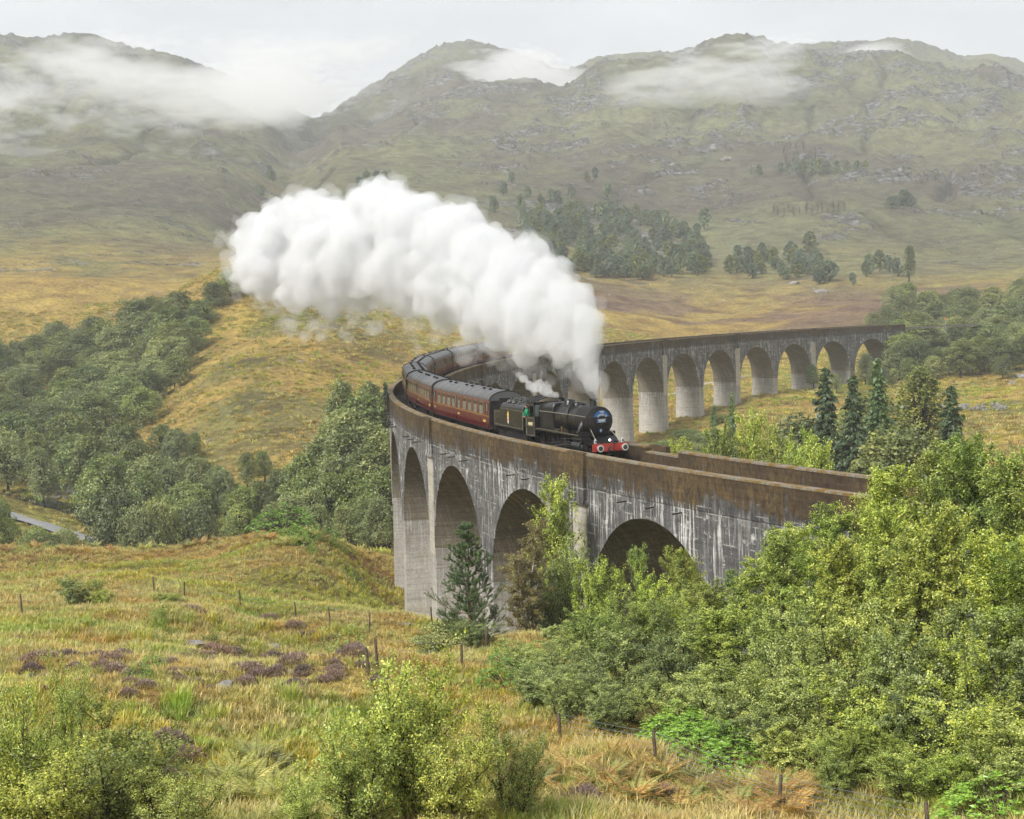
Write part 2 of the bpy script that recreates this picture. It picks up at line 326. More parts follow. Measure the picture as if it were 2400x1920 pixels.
# skyline survey: bring the summit outline of every bearing to its measured height
SKY = np.array([(-500, 110), (0, 78), (60, 84), (110, 90), (135, 80), (160, 76), (225, 78), (250, 90), (290, 105), (400, 125), (500, 160), (600, 200), (680, 250), (740, 280), (770, 262), (800, 240), (870, 200), (900, 180), (950, 148), (1000, 118), (1040, 102), (1070, 95), (1115, 95), (1150, 104), (1180, 112), (1260, 140), (1320, 167), (1345, 158), (1400, 130), (1450, 127), (1500, 122), (1570, 119), (1600, 121), (1625, 108), (1650, 95), (1700, 80), (1745, 77), (1790, 86), (1830, 103), (1870, 102), (1950, 98), (2000, 95), (2035, 97), (2050, 92), (2115, 88), (2150, 96), (2200, 110), (2270, 137), (2290, 128), (2310, 122), (2350, 130), (2400, 148), (2900, 160)], float)
_sr = np.array([ray(u, v) for u, v in SKY]); _sa = np.arctan2(_sr[:, 0], _sr[:, 1]); _E = ((_Z2-CAMPOS[2])/_rv).reshape(NA, NR); _zone = (_rr > 1250) & (_rr < 2650); _cur = _E[:, _zone].max(1)
_dl = np.interp(_az, _sa, _sr[:, 2]) - _cur; _kr = np.exp(-0.5*(np.arange(-9, 10)/3.0)**2); _dl = np.convolve(np.pad(_dl, 9, 'edge'), _kr/_kr.sum(), 'valid')
_Z2 = _Z2 + (_dl[:, None]*_RG*sstep(950, 1600, _RG)).ravel()
ter_me.vertices.foreach_set('co', np.stack([_X, _Y, _Z2], 1).astype(np.float32).ravel())
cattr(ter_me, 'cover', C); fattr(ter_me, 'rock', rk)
t = NT('moor_ground'); P_ = t.pos()
cov = t.attr('cover', 'Color')
na = t.noise(P_, 0.9, 4, 0.68); nb = t.noise(P_, 0.11, 3, 0.6); nc = t.noise(P_, 6.0, 1, 0.6); nd = t.noise(P_, 0.018, 2, 0.6)
c = t.mix(1, cov, t.ramp(na, (0.3, 0.5), (0.7, 1.45)), 'MULTIPLY')
c = t.mix(1, c, t.ramp(nb, (0.32, (0.62, 0.58, 0.60)), (0.5, 1.0), (0.68, (1.30, 1.32, 1.15))), 'MULTIPLY')
c = t.mix(1, c, t.ramp(nc, (0.3, 0.75), (0.7, 1.25)), 'MULTIPLY')
c = t.mix(1, c, t.ramp(nd, (0.3, (0.86, 0.80, 0.86)), (0.7, (1.1, 1.12, 1.02))), 'MULTIPLY')
rkc = t.ramp(t.noise(t.vmul(P_, (1, 1, 2.5)), 0.16, 4, 0.7), (0.38, (0.030, 0.029, 0.028)), (0.5, (0.095, 0.093, 0.09)), (0.64, (0.25, 0.245, 0.24)))
rf = t.math('MULTIPLY', t.attr('rock'), t.ramp(t.noise(P_, 0.075, 4, 0.7), (0.40, 0.0), (0.50, 1.0)))
c = t.mix(rf, c, rkc)
spk = t.ramp(t.noise(P_, 0.30, 1, 0.6), (0.72, 0.0), (0.76, 1.0))                                       # loose boulders
c = t.mix(t.math('MULTIPLY', spk, 0.55), c, (0.32, 0.31, 0.30))
t.bump(t.math('ADD', t.math('MULTIPLY', na, 0.6), t.math('ADD', t.math('MULTIPLY', nb, 3.0), t.math('MULTIPLY', rf, 2.0))), 0.9, 1.1)
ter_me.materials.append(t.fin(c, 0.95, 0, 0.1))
ter = link(bpy.data.objects.new('ground', ter_me)); tag(ter, kind='structure', label='moorland hillsides and valley floor rising to craggy mountains')
# ------------------------------------------------------------------ viaduct
def brk_mesh(name, S, N, D, quads, tris=None, smooth=False):
    """mesh given in bridge coordinates, keeps them as attribute for the weathering"""
    V = trk(S, N, D); me = mesh_np(name, V, quads, tris, smooth); vattr(me, 'bc', np.stack([S, N, D], 1)); return me
def grid_solid(S, N, D):
    """S,N,D arrays (m,k): a tube of m cross-sections with k points each, closed at both ends"""
    m, k = S.shape; i = np.arange(m*k).reshape(m, k); j = np.roll(i, -1, 1)
    q = np.stack([i[:-1], j[:-1], j[1:], i[1:]], -1).reshape(-1, 4)
    caps = []
    if k == 4: caps = [i[0][::-1], i[-1]]
    return S.ravel(), N.ravel(), D.ravel(), np.concatenate([q, np.array(caps, int).reshape(-1, 4)])
def fixn(me):
    bm = bmesh.new(); bm.from_mesh(me); bmesh.ops.recalc_face_normals(bm, faces=bm.faces); bm.to_mesh(me); bm.free()
def concrete(name, base=(0.20, 0.197, 0.19), dark=0.75, lime=1.0, moss=1.0, warm=0.0):
    t = NT(name); b = t.attr('bc', 'Vector'); sp = t.new('SeparateXYZ'); t.l.new(b, sp.inputs[0]); s_, n_, d_ = sp.outputs
    along = t.new('CombineXYZ'); t.l.new(t.math('ADD', s_, t.math('MULTIPLY', n_, 1.0)), along.inputs[0]); t.l.new(d_, along.inputs[2]); av = along.outputs[0]
    blot = t.noise(av, 0.42, 7, 0.66); fine = t.noise(av, 5.0, 5, 0.7)
    streak = t.noise(t.vmul(av, (2.1, 1, 0.26)), 1.0, 6, 0.72)
    streak2 = t.noise(t.vmul(av, (4.6, 1, 0.16)), 1.0, 5, 0.7); patchy = t.noise(av, 0.23, 3, 0.6)
    brd = t.noise(t.vmul(av, (0.25, 1, 4.5)), 1.0, 3, 0.5)                                             # board marks of the shuttering
    c = t.mix(t.ramp(blot, (0.30, 0.0), (0.68, 1.0)), base, tuple(x*1.28 for x in base))
    c = t.mix(warm, c, (0.42, 0.34, 0.24))
    c = t.mix(t.math('MULTIPLY', t.ramp(t.noise(av, 0.8, 5, 0.6), (0.52, 0.0), (0.7, 1.0)), 0.35 + 0.3*warm), c, (0.40, 0.29, 0.17))
    up = t.ramp(t.math('DIVIDE', t.math('ADD', d_, 22), 22), (0.0, 0.25), (0.35, 0.42), (0.62, 0.95), (1.0, 1.0))   # soot and algae: upper faces weather darker
    k = t.math('MULTIPLY', t.math('MULTIPLY', t.ramp(t.math('ADD', t.math('MULTIPLY', streak, 0.6), t.math('MULTIPLY', blot, 0.5)), (0.38, 0.0), (0.54, 1.0)), up), dark)
    c = t.mix(k, c, (0.034, 0.033, 0.033))
    lm = t.math('MULTIPLY', t.ramp(t.math('ADD', t.math('MULTIPLY', streak2, 0.75), t.math('MULTIPLY', blot, 0.3)), (0.55, 0.0), (0.60, 1.0)), t.math('MULTIPLY', t.ramp(patchy, (0.38, 0.15), (0.58, 1.0)), 0.9*lime))
    zone = t.ramp(t.math('DIVIDE', t.math('ADD', d_, 14), 14), (0.0, 0.7), (0.75, 1.0), (0.86, 0.85), (0.885, 0.12), (1.0, 0.08))
    c = t.mix(t.math('MULTIPLY', lm, zone), c, (0.60, 0.59, 0.57))
    lift = t.math('FRACT', t.math('DIVIDE', t.math('ADD', d_, t.math('MULTIPLY', blot, 0.10)), 1.22)); jl = t.math('MULTIPLY', t.ramp(lift, (0.0, 1.0), (0.035, 0.0)), t.ramp(t.noise(av, 0.35, 2), (0.42, 0.0), (0.58, 1.0)))
    c = t.mix(t.math('MULTIPLY', jl, 0.55), c, (0.05, 0.048, 0.045))
    bk = t.new('TexBrick', Scale=1.0, Mortar_Size=0.035, Brick_Width=1.5, Row_Height=0.62); bv = t.new('CombineXYZ'); t.l.new(s_, bv.inputs[0]); t.l.new(t.math('ADD', d_, t.math('MULTIPLY', s_, 0.0)), bv.inputs[1]); t.l.new(bv.outputs[0], bk.inputs['Vector'])
    jn = t.math('MULTIPLY', t.math('MULTIPLY', bk.outputs['Fac'], t.ramp(t.noise(av, 0.7, 4, 0.65), (0.50, 0.0), (0.60, 1.0))), 0.65*lime)
    c = t.mix(jn, c, (0.42, 0.41, 0.39))
    lb2 = t.math('MULTIPLY', t.ramp(t.noise(av, 1.1, 6, 0.72), (0.57, 0.0), (0.64, 1.0)), 0.75*lime)
    c = t.mix(t.math('MULTIPLY', lb2, zone), c, (0.55, 0.54, 0.51))
    ln = t.math('MULTIPLY', t.ramp(t.math('ABSOLUTE', t.math('ADD', d_, 2.18)), (0.0, 1.0), (0.07, 0.0)), t.ramp(t.noise(av, 0.5, 3, 0.5), (0.45, 0.0), (0.55, 1.0)))
    c = t.mix(t.math('MULTIPLY', ln, 0.7*lime), c, (0.48, 0.47, 0.45))
    # lichen and moss on the parapet, thinning out downwards along drip lines
    ms = t.math('ADD', t.math('MULTIPLY', t.math('ADD', d_, 1.75), 0.55), t.math('ADD', t.math('MULTIPLY', t.math('SUBTRACT', streak, 0.5), 2.2), t.math('MULTIPLY', t.math('SUBTRACT', blot, 0.5), 2.6)))
    mf = t.math('MULTIPLY', t.ramp(ms, (0.02, 0.0), (0.30, 1.0)), moss)
    mcol = t.mix(t.ramp(t.noise(av, 1.7, 6, 0.7), (0.42, 0.0), (0.66, 1.0)), (0.034, 0.022, 0.014), (0.098, 0.064, 0.027))
    mcol = t.mix(t.math('MULTIPLY', t.ramp(t.noise(av, 0.13, 3, 0.6), (0.42, 0.0), (0.6, 1.0)), t.ramp(t.noise(t.vmul(av, (2.5, 1, 1.2)), 1.0, 5, 0.75), (0.44, 0.0), (0.56, 1.0))), mcol, (0.175, 0.118, 0.045))
    mcol = t.mix(t.ramp(t.noise(t.vmul(av, (3.2, 1, 0.5)), 1.0, 5, 0.7), (0.55, 0.0), (0.66, 0.8)), mcol, (0.075, 0.07, 0.062))
    mcol = t.mix(t.ramp(fine, (0.45, 0.0), (0.62, 1.0)), mcol, (0.05, 0.032, 0.018))
    c = t.mix(mf, c, mcol)
    c = t.mix(1, c, t.ramp(fine, (0.3, 0.72), (0.7, 1.22)), 'MULTIPLY')
    c = t.mix(1, c, t.ramp(brd, (0.35, 0.86), (0.6, 1.08)), 'MULTIPLY')
    t.bump(t.math('ADD', t.math('MULTIPLY', fine, 0.5), t.math('ADD', t.math('MULTIPLY', brd, 0.5), t.math('MULTIPLY', mf, 0.6))), 0.7, 0.05)
    return t.fin(c, 0.9, 0, 0.2)
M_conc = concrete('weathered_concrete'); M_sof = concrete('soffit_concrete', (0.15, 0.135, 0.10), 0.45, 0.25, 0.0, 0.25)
M_pier = concrete('pier_concrete', (0.50, 0.48, 0.435), 0.8, 1.0, 0.0, 0.18); M_panel = concrete('limewashed_concrete', (0.48, 0.45, 0.37), 0.3, 0.6, 0.0, 0.15)
M_par = concrete('mossy_parapet_concrete', (0.17, 0.165, 0.16), 0.9, 0.8, 0.92); M_parin = concrete('parapet_inner_concrete', (0.16, 0.15, 0.135), 0.9, 0.5, 0.35)
def cop_mat():
    t = NT('mossy_coping'); P_ = t.pos(); a = t.noise(P_, 1.3, 6, 0.7); b = t.noise(P_, 9, 3, 0.6)
    c = t.mix(t.ramp(a, (0.40, 0.0), (0.58, 1.0)), (0.24, 0.225, 0.20), (0.19, 0.12, 0.035)); c = t.mix(t.ramp(a, (0.30, 1.0), (0.42, 0.0)), c, (0.13, 0.14, 0.045))
    c = t.mix(1, c, t.ramp(b, (0.3, 0.7), (0.7, 1.25)), 'MULTIPLY'); t.bump(b, 0.8, 0.05); return t.fin(c, 0.95, 0, 0.1)
M_cop = cop_mat(); M_iron = plain('black_iron', (0.02, 0.02, 0.02), 0.6)
via = empty('viaduct', tuple(trk(0, 0, -CROWN)), 0, 'long curved grey concrete railway viaduct of round arches crossing the valley', 'viaduct')
via.location = (0, 0, 0)
def part(name, me, mat, parent=via, fix=True):
    if fix: fixn(me)
    me.materials.append(mat); return link(bpy.data.objects.new(name, me), parent)
HA = PITCH/2 - 1.02; SPR = -CROWN - HA                                                                   # half span, springing level
_th = np.linspace(math.pi, 0, 33)
def span(kc):
    s0 = kc*PITCH
    sx = np.concatenate([[-PITCH/2+0.002, -HA-0.5], HA*np.cos(_th), [HA+0.5, PITCH/2-0.002]]); dz = np.concatenate([[SPR, SPR], SPR+HA*np.sin(_th), [SPR, SPR]])
    # faces subdivided in height so that the outline follows the bend
    top = -2.1; m = len(sx); V = []
    S = np.stack([sx+s0]*4, 1); N = np.tile([HALFW, HALFW, -HALFW, -HALFW], (m, 1)); D = np.stack([dz, np.full(m, top), np.full(m, top), dz], 1)
    S, N, D, q = grid_solid(S, N, D)
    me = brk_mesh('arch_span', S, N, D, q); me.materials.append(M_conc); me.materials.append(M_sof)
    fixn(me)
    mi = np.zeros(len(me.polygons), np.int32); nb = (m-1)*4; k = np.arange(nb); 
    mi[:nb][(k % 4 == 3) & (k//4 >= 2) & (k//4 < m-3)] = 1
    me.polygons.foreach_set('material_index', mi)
    return link(bpy.data.objects.new('arch_span', me), via)
def ring_(kc, side, w0=0.0, w1=0.95, pr=0.07):
    s0 = kc*PITCH; th = np.linspace(math.pi, 0, 33); m = len(th)
    S = np.stack([s0+(HA+w)*np.cos(th) for w in (w0, w1, w1, w0)], 1); D = np.stack([SPR+(HA+w)*np.sin(th) for w in (w0, w1, w1, w0)], 1)
    N = np.tile(np.array([HALFW-0.05, HALFW-0.05, HALFW+pr, HALFW+pr])*side, (m, 1)); N[:, :] = N
    D[:, 0] += 0.004; D[:, 3] += 0.004
    S, N, D, q = grid_solid(S, N, D); return part('arch_ring', brk_mesh('arch_ring', S, N, D, q), M_conc)
def block(name, s0, s1, n0, n1, d0, d1, mat, ns=1, parent=via, batter=0.0, nd=1, bn=0.0):
    ss = np.linspace(s0, s1, ns+1); S = np.stack([ss]*4, 1); N = np.tile([n0, n1, n1, n0], (ns+1, 1)).astype(float); D = np.tile([d0, d0, d1, d1], (ns+1, 1)).astype(float)
    if batter or bn:
        mid = (s0+s1)/2; S[:, :2] = mid + (S[:, :2]-mid)*(1+batter); mn = (n0+n1)/2; N[:, :2] = mn + (N[:, :2]-mn)*(1+bn)
    a, b, c_, q = grid_solid(S, N, D); return part(name, brk_mesh(name, a, b, c_, q), mat, parent)
NB = 21
for k in range(NB):
    span(k)
    for sd_ in (1, -1): ring_(k, sd_)
for k in range(-1, NB):
    sc = (k+0.5)*PITCH; P = trk(sc); gzv = min(gz(*trk(sc, 3)[:2]), gz(*trk(sc, -3)[:2])) - GRADE*sc - 2.5
    depth = max(SPR-gzv, 1.0)
    if k in (-1, NB-1):                                                                                   # end abutments, solid walls into the embankment
        if k == -1: block('abutment', -PITCH/2-62, -PITCH/2-0.01, -HALFW, HALFW, -16, -2.1, M_conc, 14)
        else: block('abutment', sc+0.01, sc+6, -HALFW, HALFW, -16, -2.1, M_conc, 10)
        continue
    if depth > 6:
        mid = SPR - depth*0.42
        up_ = block('pier', sc-1.0, sc+1.0, -HALFW+0.004, HALFW-0.004, mid, SPR, M_pier, 1, via, 0.04, bn=0.02)
        block('lower_shaft', sc-1.07, sc+1.07, -HALFW-0.07, HALFW+0.07, gzv, mid, M_pier, 1, up_, 0.08, bn=0.03)
    else: up_ = block('pier', sc-1.0, sc+1.0, -HALFW+0.004, HALFW-0.004, gzv, SPR, M_pier, 1)
    if k % 2 == 0:
        for sd_ in (1, -1):
            n0, n1 = sorted((sd_*(HALFW-0.02), sd_*(HALFW+0.30)))
            pl = block('pilaster', sc-1.12, sc+1.12, n0, n1, -2.95, 0.06, M_par)
            n0, n1 = sorted((sd_*(HALFW-0.02), sd_*(HALFW+0.36))); block('corbel', sc-1.2, sc+1.2, n0, n1, -3.16, -2.955, M_par, 1, pl)
            n0, n1 = sorted((sd_*(HALFW-0.02), sd_*(HALFW+0.075))); block('panel', sc-0.98, sc+0.98, n0, n1, SPR-0.6, -3.17, M_panel, 1, pl, nd=1)
# parapets: one wall per bay on each side, with copings
for k in range(-5, NB+1):
    a, b = (k-0.5)*PITCH, (k+0.5)*PITCH
    if k == NB: b = a+6
    for sd_ in (1, -1):
        cuts = [(a, b, 0.0)]
        if sd_ == -1 and k == 0: cuts = [(a, b-3.4, 0.0), (b-3.4, b, -0.32)]
        if sd_ == -1 and k == 1: cuts = [(a, a+0.9, -0.32), (a+0.9, b, 0.0)]
        for (x0, x1, dz) in cuts:
            n0, n1 = sorted((sd_*(HALFW-0.42), sd_*(HALFW+0.06)))
            w_ = block('parapet', x0+0.004, x1-0.004, n0, n1, -2.1, -0.12+dz, M_par, 6)
            n0, n1 = sorted((sd_*(HALFW-0.47), sd_*(HALFW+0.10)))
            cp_ = block('coping', x0+0.006, x1-0.006, n0, n1, -0.119+dz, 0.0+dz, M_cop, 6, w_)
for k in range(0, 6):
    for ds in (-3.6, -0.6, 2.4):
        s0 = k*PITCH + ds + R8.uniform(-.3, .3); a, b = trk(s0, HALFW-0.1, -2.42), trk(s0+0.05, HALFW+0.62, -2.46)
        MB().tube([a, b], 0.05, 6).build('drain_pipe', M_iron, via)
# permanent way
def strip(name, s0, s1, prof, mat, parent=None, step=2.0):
    ss = np.arange(s0, s1+0.01, step); S = np.stack([ss]*len(prof), 1); N = np.tile([p_[0] for p_ in prof], (len(ss), 1)).astype(float); D = np.tile([p_[1] for p_ in prof], (len(ss), 1)).astype(float)
    m, k = S.shape; i = np.arange(m*k).reshape(m, k); q = np.stack([i[:-1, :-1], i[:-1, 1:], i[1:, 1:], i[1:, :-1]], -1).reshape(-1, 4)
    me = brk_mesh(name, S.ravel(), N.ravel(), D.ravel(), q); fixn(me); me.materials.append(mat); return link(bpy.data.objects.new(name, me), parent)
tb = NT('ballast'); P_ = tb.pos(); vo = tb.new('TexVoronoi', Scale=14.0); tb.l.new(P_, vo.inputs['Vector'])
cb = tb.mix(tb.ramp(tb.noise(P_, 3, 4), (0.3, 0.0), (0.7, 1.0)), (0.05, 0.042, 0.038), (0.15, 0.13, 0.12)); cb = tb.mix(1, cb, tb.ramp(vo.outputs['Distance'], (0.0, 1.3), (0.7, 0.5)), 'MULTIPLY')
tb.bump(vo.outputs['Distance'], 1.0, 0.08); M_bal = tb.fin(cb, 0.95, 0, 0.1)
way = empty('railway_track', (0, 0, 0), 0, 'single railway track on dark ballast between the viaduct parapets', 'track'); way['kind'] = 'structure'
strip('ballast', -80, 400, [(HALFW-0.421, -1.32), (1.5, -1.22), (-1.5, -1.22), (-(HALFW-0.421), -1.32)], M_bal, way)
M_rail = plain('rail_steel', (0.16, 0.13, 0.11), 0.4, 0.8)
for n in (-0.7525, 0.7525): strip('rail', -80, 400, [(n-0.07, -1.18), (n-0.035, -RAILD), (n+0.035, -RAILD), (n+0.07, -1.18)], M_rail, way)
sl = MB()
for s0 in np.arange(-20, 10, 0.7): 
    a = [trk(s0+ds, n, d) for d in (-1.24, -1.17) for ds, n in ((-.13, -1.3), (.13, -1.3), (.13, 1.3), (-.13, 1.3))]
    sl.add(a, [(0,3,2,1),(4,5,6,7),(0,1,5,4),(1,2,6,5),(2,3,7,6),(3,0,4,7)])
so = sl.build('sleepers', plain('sleeper_concrete', (0.2, 0.19, 0.17), 0.9), way); so['kind'] = 'stuff'
# ------------------------------------------------------------------ train
def paint(name, col, rough=0.35, metal=0.0, spec=0.5, dirt=0.35, dcol=(0.05, 0.045, 0.04)):
    t = NT(name); o = t.new('TexCoord').outputs['Object']; n = t.noise(o, 1.6, 6, 0.65); st = t.noise(t.vmul(o, (5, 5, 0.5)), 1.0, 4, 0.6)
    c = t.mix(t.math('MULTIPLY', t.ramp(t.math('ADD', t.math('MULTIPLY', n, 0.5), t.math('MULTIPLY', st, 0.5)), (0.45, 0.0), (0.65, 1.0)), dirt), col, dcol)
    return t.fin(c, t.math('ADD', t.math('MULTIPLY', n, 0.35), rough-0.12), metal, spec)
M_blk = paint('black_engine_paint', (0.006, 0.006, 0.007), 0.30, 0, 0.5, 0.6, (0.014, 0.012, 0.011)); M_smk = paint('smokebox_black', (0.008, 0.0075, 0.0075), 0.5, 0, 0.35, 0.5, (0.018, 0.014, 0.012))
M_gear = paint('oily_steel', (0.10, 0.095, 0.09), 0.35, 0.7, 0.5, 0.6, (0.02, 0.018, 0.016)); M_frame = paint('grimy_underframe', (0.014, 0.013, 0.012), 0.8, 0, 0.2)
M_red = paint('red_buffer_beam', (0.36, 0.040, 0.028), 0.45, 0, 0.4, 0.35, (0.2, 0.05, 0.03)); M_white = paint('white_paint', (0.52, 0.52, 0.51), 0.4, 0, 0.4, 0.35, (0.25, 0.25, 0.24))
M_line = paint('cream_lining', (0.30, 0.27, 0.19), 0.5); M_brass = paint('brass', (0.6, 0.33, 0.12), 0.35, 0.9); M_blue = paint('blue_enamel', (0.01, 0.10, 0.30), 0.3, 0, 0.5, 0.1)
M_maroon = paint('crimson_coach_paint', (0.085, 0.007, 0.010), 0.28, 0, 0.5, 0.30, (0.10, 0.03, 0.025)); M_roof = paint('grey_coach_roof', (0.085, 0.085, 0.09), 0.33, 0, 0.5, 0.6, (0.07, 0.065, 0.06))
M_upper = paint('sky_lightened_crimson_coach_paint', (0.090, 0.022, 0.018), 0.30, 0, 0.5, 0.30, (0.12, 0.06, 0.05))  # same crimson for the window band, with the sky's reflection put into the colour
M_glass = paint('coach_window_glass', (0.10, 0.13, 0.125), 0.10, 0, 0.8, 0.3, (0.2, 0.2, 0.17)); M_vent = plain('dark_window_vent', (0.012, 0.012, 0.012), 0.3); M_frm = paint('window_frame', (0.30, 0.20, 0.12), 0.4)
M_gold = paint('gold_transfer', (0.62, 0.42, 0.10), 0.5, 0, 0.3, 0.1); M_coal = plain('coal', (0.012, 0.012, 0.012), 0.45, 0, 0.5, 0.4, 20); M_num = paint('cream_numerals', (0.75, 0.66, 0.42), 0.5, 0, 0.3, 0.1)
def text(name, body, size, mat, parent, loc, rot, bold=0.0, sx=1.0):
    cu = bpy.data.curves.new(name, 'FONT'); cu.body = body; cu.size = size; cu.align_x = 'CENTER'; cu.align_y = 'CENTER'; cu.extrude = 0.004; cu.offset = bold; cu.resolution_u = 3
    tmp = bpy.data.objects.new('tmp', cu); COL.objects.link(tmp); dg = bpy.context.evaluated_depsgraph_get(); me = bpy.data.meshes.new_from_object(tmp.evaluated_get(dg))
    bpy.data.objects.remove(tmp); me.materials.clear(); me.materials.append(mat); o = link(bpy.data.objects.new(name, me), parent); o.location = loc; o.rotation_euler = rot; o.scale = (sx, 1, 1); return o
def stand(o, s_front, s_back):
    """put a vehicle whose x axis points forward (towards falling s) with origin at its front, on the rails"""
    a, b = trk(s_front, 0, -RAILD), trk(s_back, 0, -RAILD); d = Vector(a-b); L = d.length; d.normalize()
    y = Vector((0, 0, 1)).cross(d).normalized(); z = d.cross(y); m = Matrix((d, y, z)).transposed().to_4x4(); m.translation = Vector(a); o.matrix_world = m
# local axes: x forward, y to the left of travel, z up from rail. The outer (left in the picture) side of the bend is ... y < 0 side
def wheel(parent, x, y, r, name='wheel', spokes=14, mat=None, w=0.13):
    sg = 1 if y > 0 else -1; b = MB()
    b.lathe([(-w/2, r+0.03), (-w/2, r-0.09)], 'y', (x, y, r), 28, False).lathe([(w/2, r-0.09), (w/2, r)], 'y', (x, y, r), 28, False)
    b.lathe([(-w/2, r), (w/2, r)], 'y', (x, y, r), 28, False); b.lathe([(-w/2, r-0.09), (w/2, r-0.09)], 'y', (x, y, r), 28, False); b.lathe([(-w*.6, r*.2), (w*.6, r*.2)], 'y', (x, y, r), 14)
    o = b.build(name, mat or M_frame, parent); sp = MB()
    for k in range(spokes):
        t = 2*math.pi*k/spokes; sp.tube([(x+r*.18*math.cos(t), y, r+r*.18*math.sin(t)), (x+(r-.08)*math.cos(t), y, r+(r-.08)*math.sin(t))], 0.035, 5, False)
    sp.build('spokes', mat or M_frame, o); return o
def frame_line(x0, x1, z0, z1, y, wdt=0.022):
    b = MB(); e = 0.004*(1 if y > 0 else -1); y0, y1 = sorted((y, y+e))
    b.box(x0, x1, y0, y1, z0, z0+wdt).box(x0, x1, y0, y1, z1-wdt, z1).box(x0, x0+wdt, y0, y1, z0+wdt, z1-wdt).box(x1-wdt, x1, y0, y1, z0+wdt, z1-wdt); return b
loco = empty('steam_locomotive', (0, 0, 0), 0, 'black steam locomotive with red buffer beam leading the train along the viaduct', 'locomotive')
BZ = 2.67
SBR = 0.945
smb = MB().lathe([(-3.95, 0.84), (-3.95, SBR), (-2.02, SBR), (-1.97, SBR-0.025)], 'x', (0, 0, BZ), 40).build('smokebox', M_smk, loco, True, 35)
dr = MB().lathe([(-1.969, 0.86), (-1.93, 0.86), (-1.87, 0.74), (-1.80, 0.45), (-1.775, 0.15), (-1.77, 0.02)], 'x', (0, 0, BZ-0.03), 36).build('smokebox_door', M_smk, loco, True, 40)
MB().lathe([(-1.79, 0.08), (-1.70, 0.07), (-1.70, 0.03)], 'x', (0, 0, BZ-0.03), 12).tube([(-1.70, 0, BZ-.03), (-1.68, 0.16, BZ+0.12)], 0.016, 5).tube([(-1.68, 0, BZ-.03), (-1.66, -0.05, BZ-0.25)], 0.016, 5).build('door_handle', M_gear, dr, True, 40)
MB().tube([(-1.78, -0.95, BZ+0.30), (-1.73, -0.6, BZ+0.30), (-1.70, 0, BZ+0.30), (-1.73, 0.6, BZ+0.30), (-1.78, 0.95, BZ+0.30)], 0.018, 6).build('door_handrail', M_gear, dr)
MB().tube([(-1.84, 0.62, BZ-0.35), (-1.84, 0.62, BZ+0.30)], 0.03, 6).build('door_hinge', M_smk, dr)
MB().lathe([(-7.55, 0.90), (-5.9, 0.89), (-3.955, 0.83)], 'x', (0, 0, BZ), 40, False).build('boiler', M_blk, loco, True, 35)
bb = MB()
for x in (-4.0, -5.2, -6.4, -7.5):
    r_ = np.interp(x, [-7.55, -5.9, -3.955], [0.90, 0.89, 0.83]); bb.lathe([(x-0.03, r_+0.004), (x-0.03, r_+0.014), (x+0.03, r_+0.014), (x+0.03, r_+0.004)], 'x', (0, 0, BZ), 40, False)
bb.build('boiler_bands', M_blk, loco)
# Belpaire firebox: flat-topped with rounded shoulders
def fb(x, w, h, r, zb):
    pts = [(-w, zb)]
    for k in range(7): t = math.pi - k*math.pi/12; pts.append((-w+r+r*math.cos(t), BZ+h-r+r*math.sin(t)))
    for k in range(7): t = math.pi/2 - k*math.pi/12; pts.append((w-r+r*math.cos(t), BZ+h-r+r*math.sin(t)))
    pts.append((w, zb)); return [(x, a, b) for a, b in pts]
MB().rings([fb(-7.55, 0.93, 0.90, 0.42, 1.75), fb(-7.62, 0.97, 0.93, 0.40, 1.75), fb(-9.95, 1.0, 0.84, 0.38, 1.75)]).build('firebox', M_blk, loco, True, 30)
MB().lathe([(0, 0.34), (0.06, 0.26), (0.14, 0.235), (0.46, 0.215), (0.49, 0.27), (0.55, 0.275), (0.58, 0.24), (0.56, 0.18), (0.3, 0.17)], 'z', (-2.95, 0, BZ+0.84), 26, False).build('chimney', M_smk, loco, True, 40)
MB().lathe([(0.0, 0.46), (0.16, 0.40), (0.30, 0.37), (0.37, 0.30), (0.40, 0.16), (0.405, 0.01)], 'z', (-6.85, 0, BZ+0.80), 26, False).build('dome', M_blk, loco, True, 50)
tf = MB().lathe([(0.0, 0.34), (0.12, 0.31), (0.24, 0.26), (0.30, 0.15), (0.31, 0.01)], 'z', (-5.55, 0, BZ+0.78), 20, False).build('top_feed', M_blk, loco, True, 50)
for sg in (1, -1):
    MB().tube([(-5.55, sg*0.18, BZ+1.0), (-5.50, sg*0.52, BZ+0.86), (-5.35, sg*0.80, BZ+0.52), (-5.30, sg*0.90, BZ+0.1), (-5.3, sg*0.88, BZ-0.5)], [0.09, 0.085, 0.06, 0.05, 0.05], 8).build('feed_pipe', M_blk, tf, True)
for y in (-0.22, 0.22): MB().lathe([(0, 0.08), (0.12, 0.07), (0.22, 0.05), (0.24, 0.02)], 'z', (-9.0, y, BZ+0.80), 10, False).build('safety_valve', M_gear, loco, True)
MB().tube([(-9.55, 0.3, BZ+0.8), (-9.55, 0.3, BZ+1.05)], 0.04, 8).build('whistle', M_gear, loco, True)
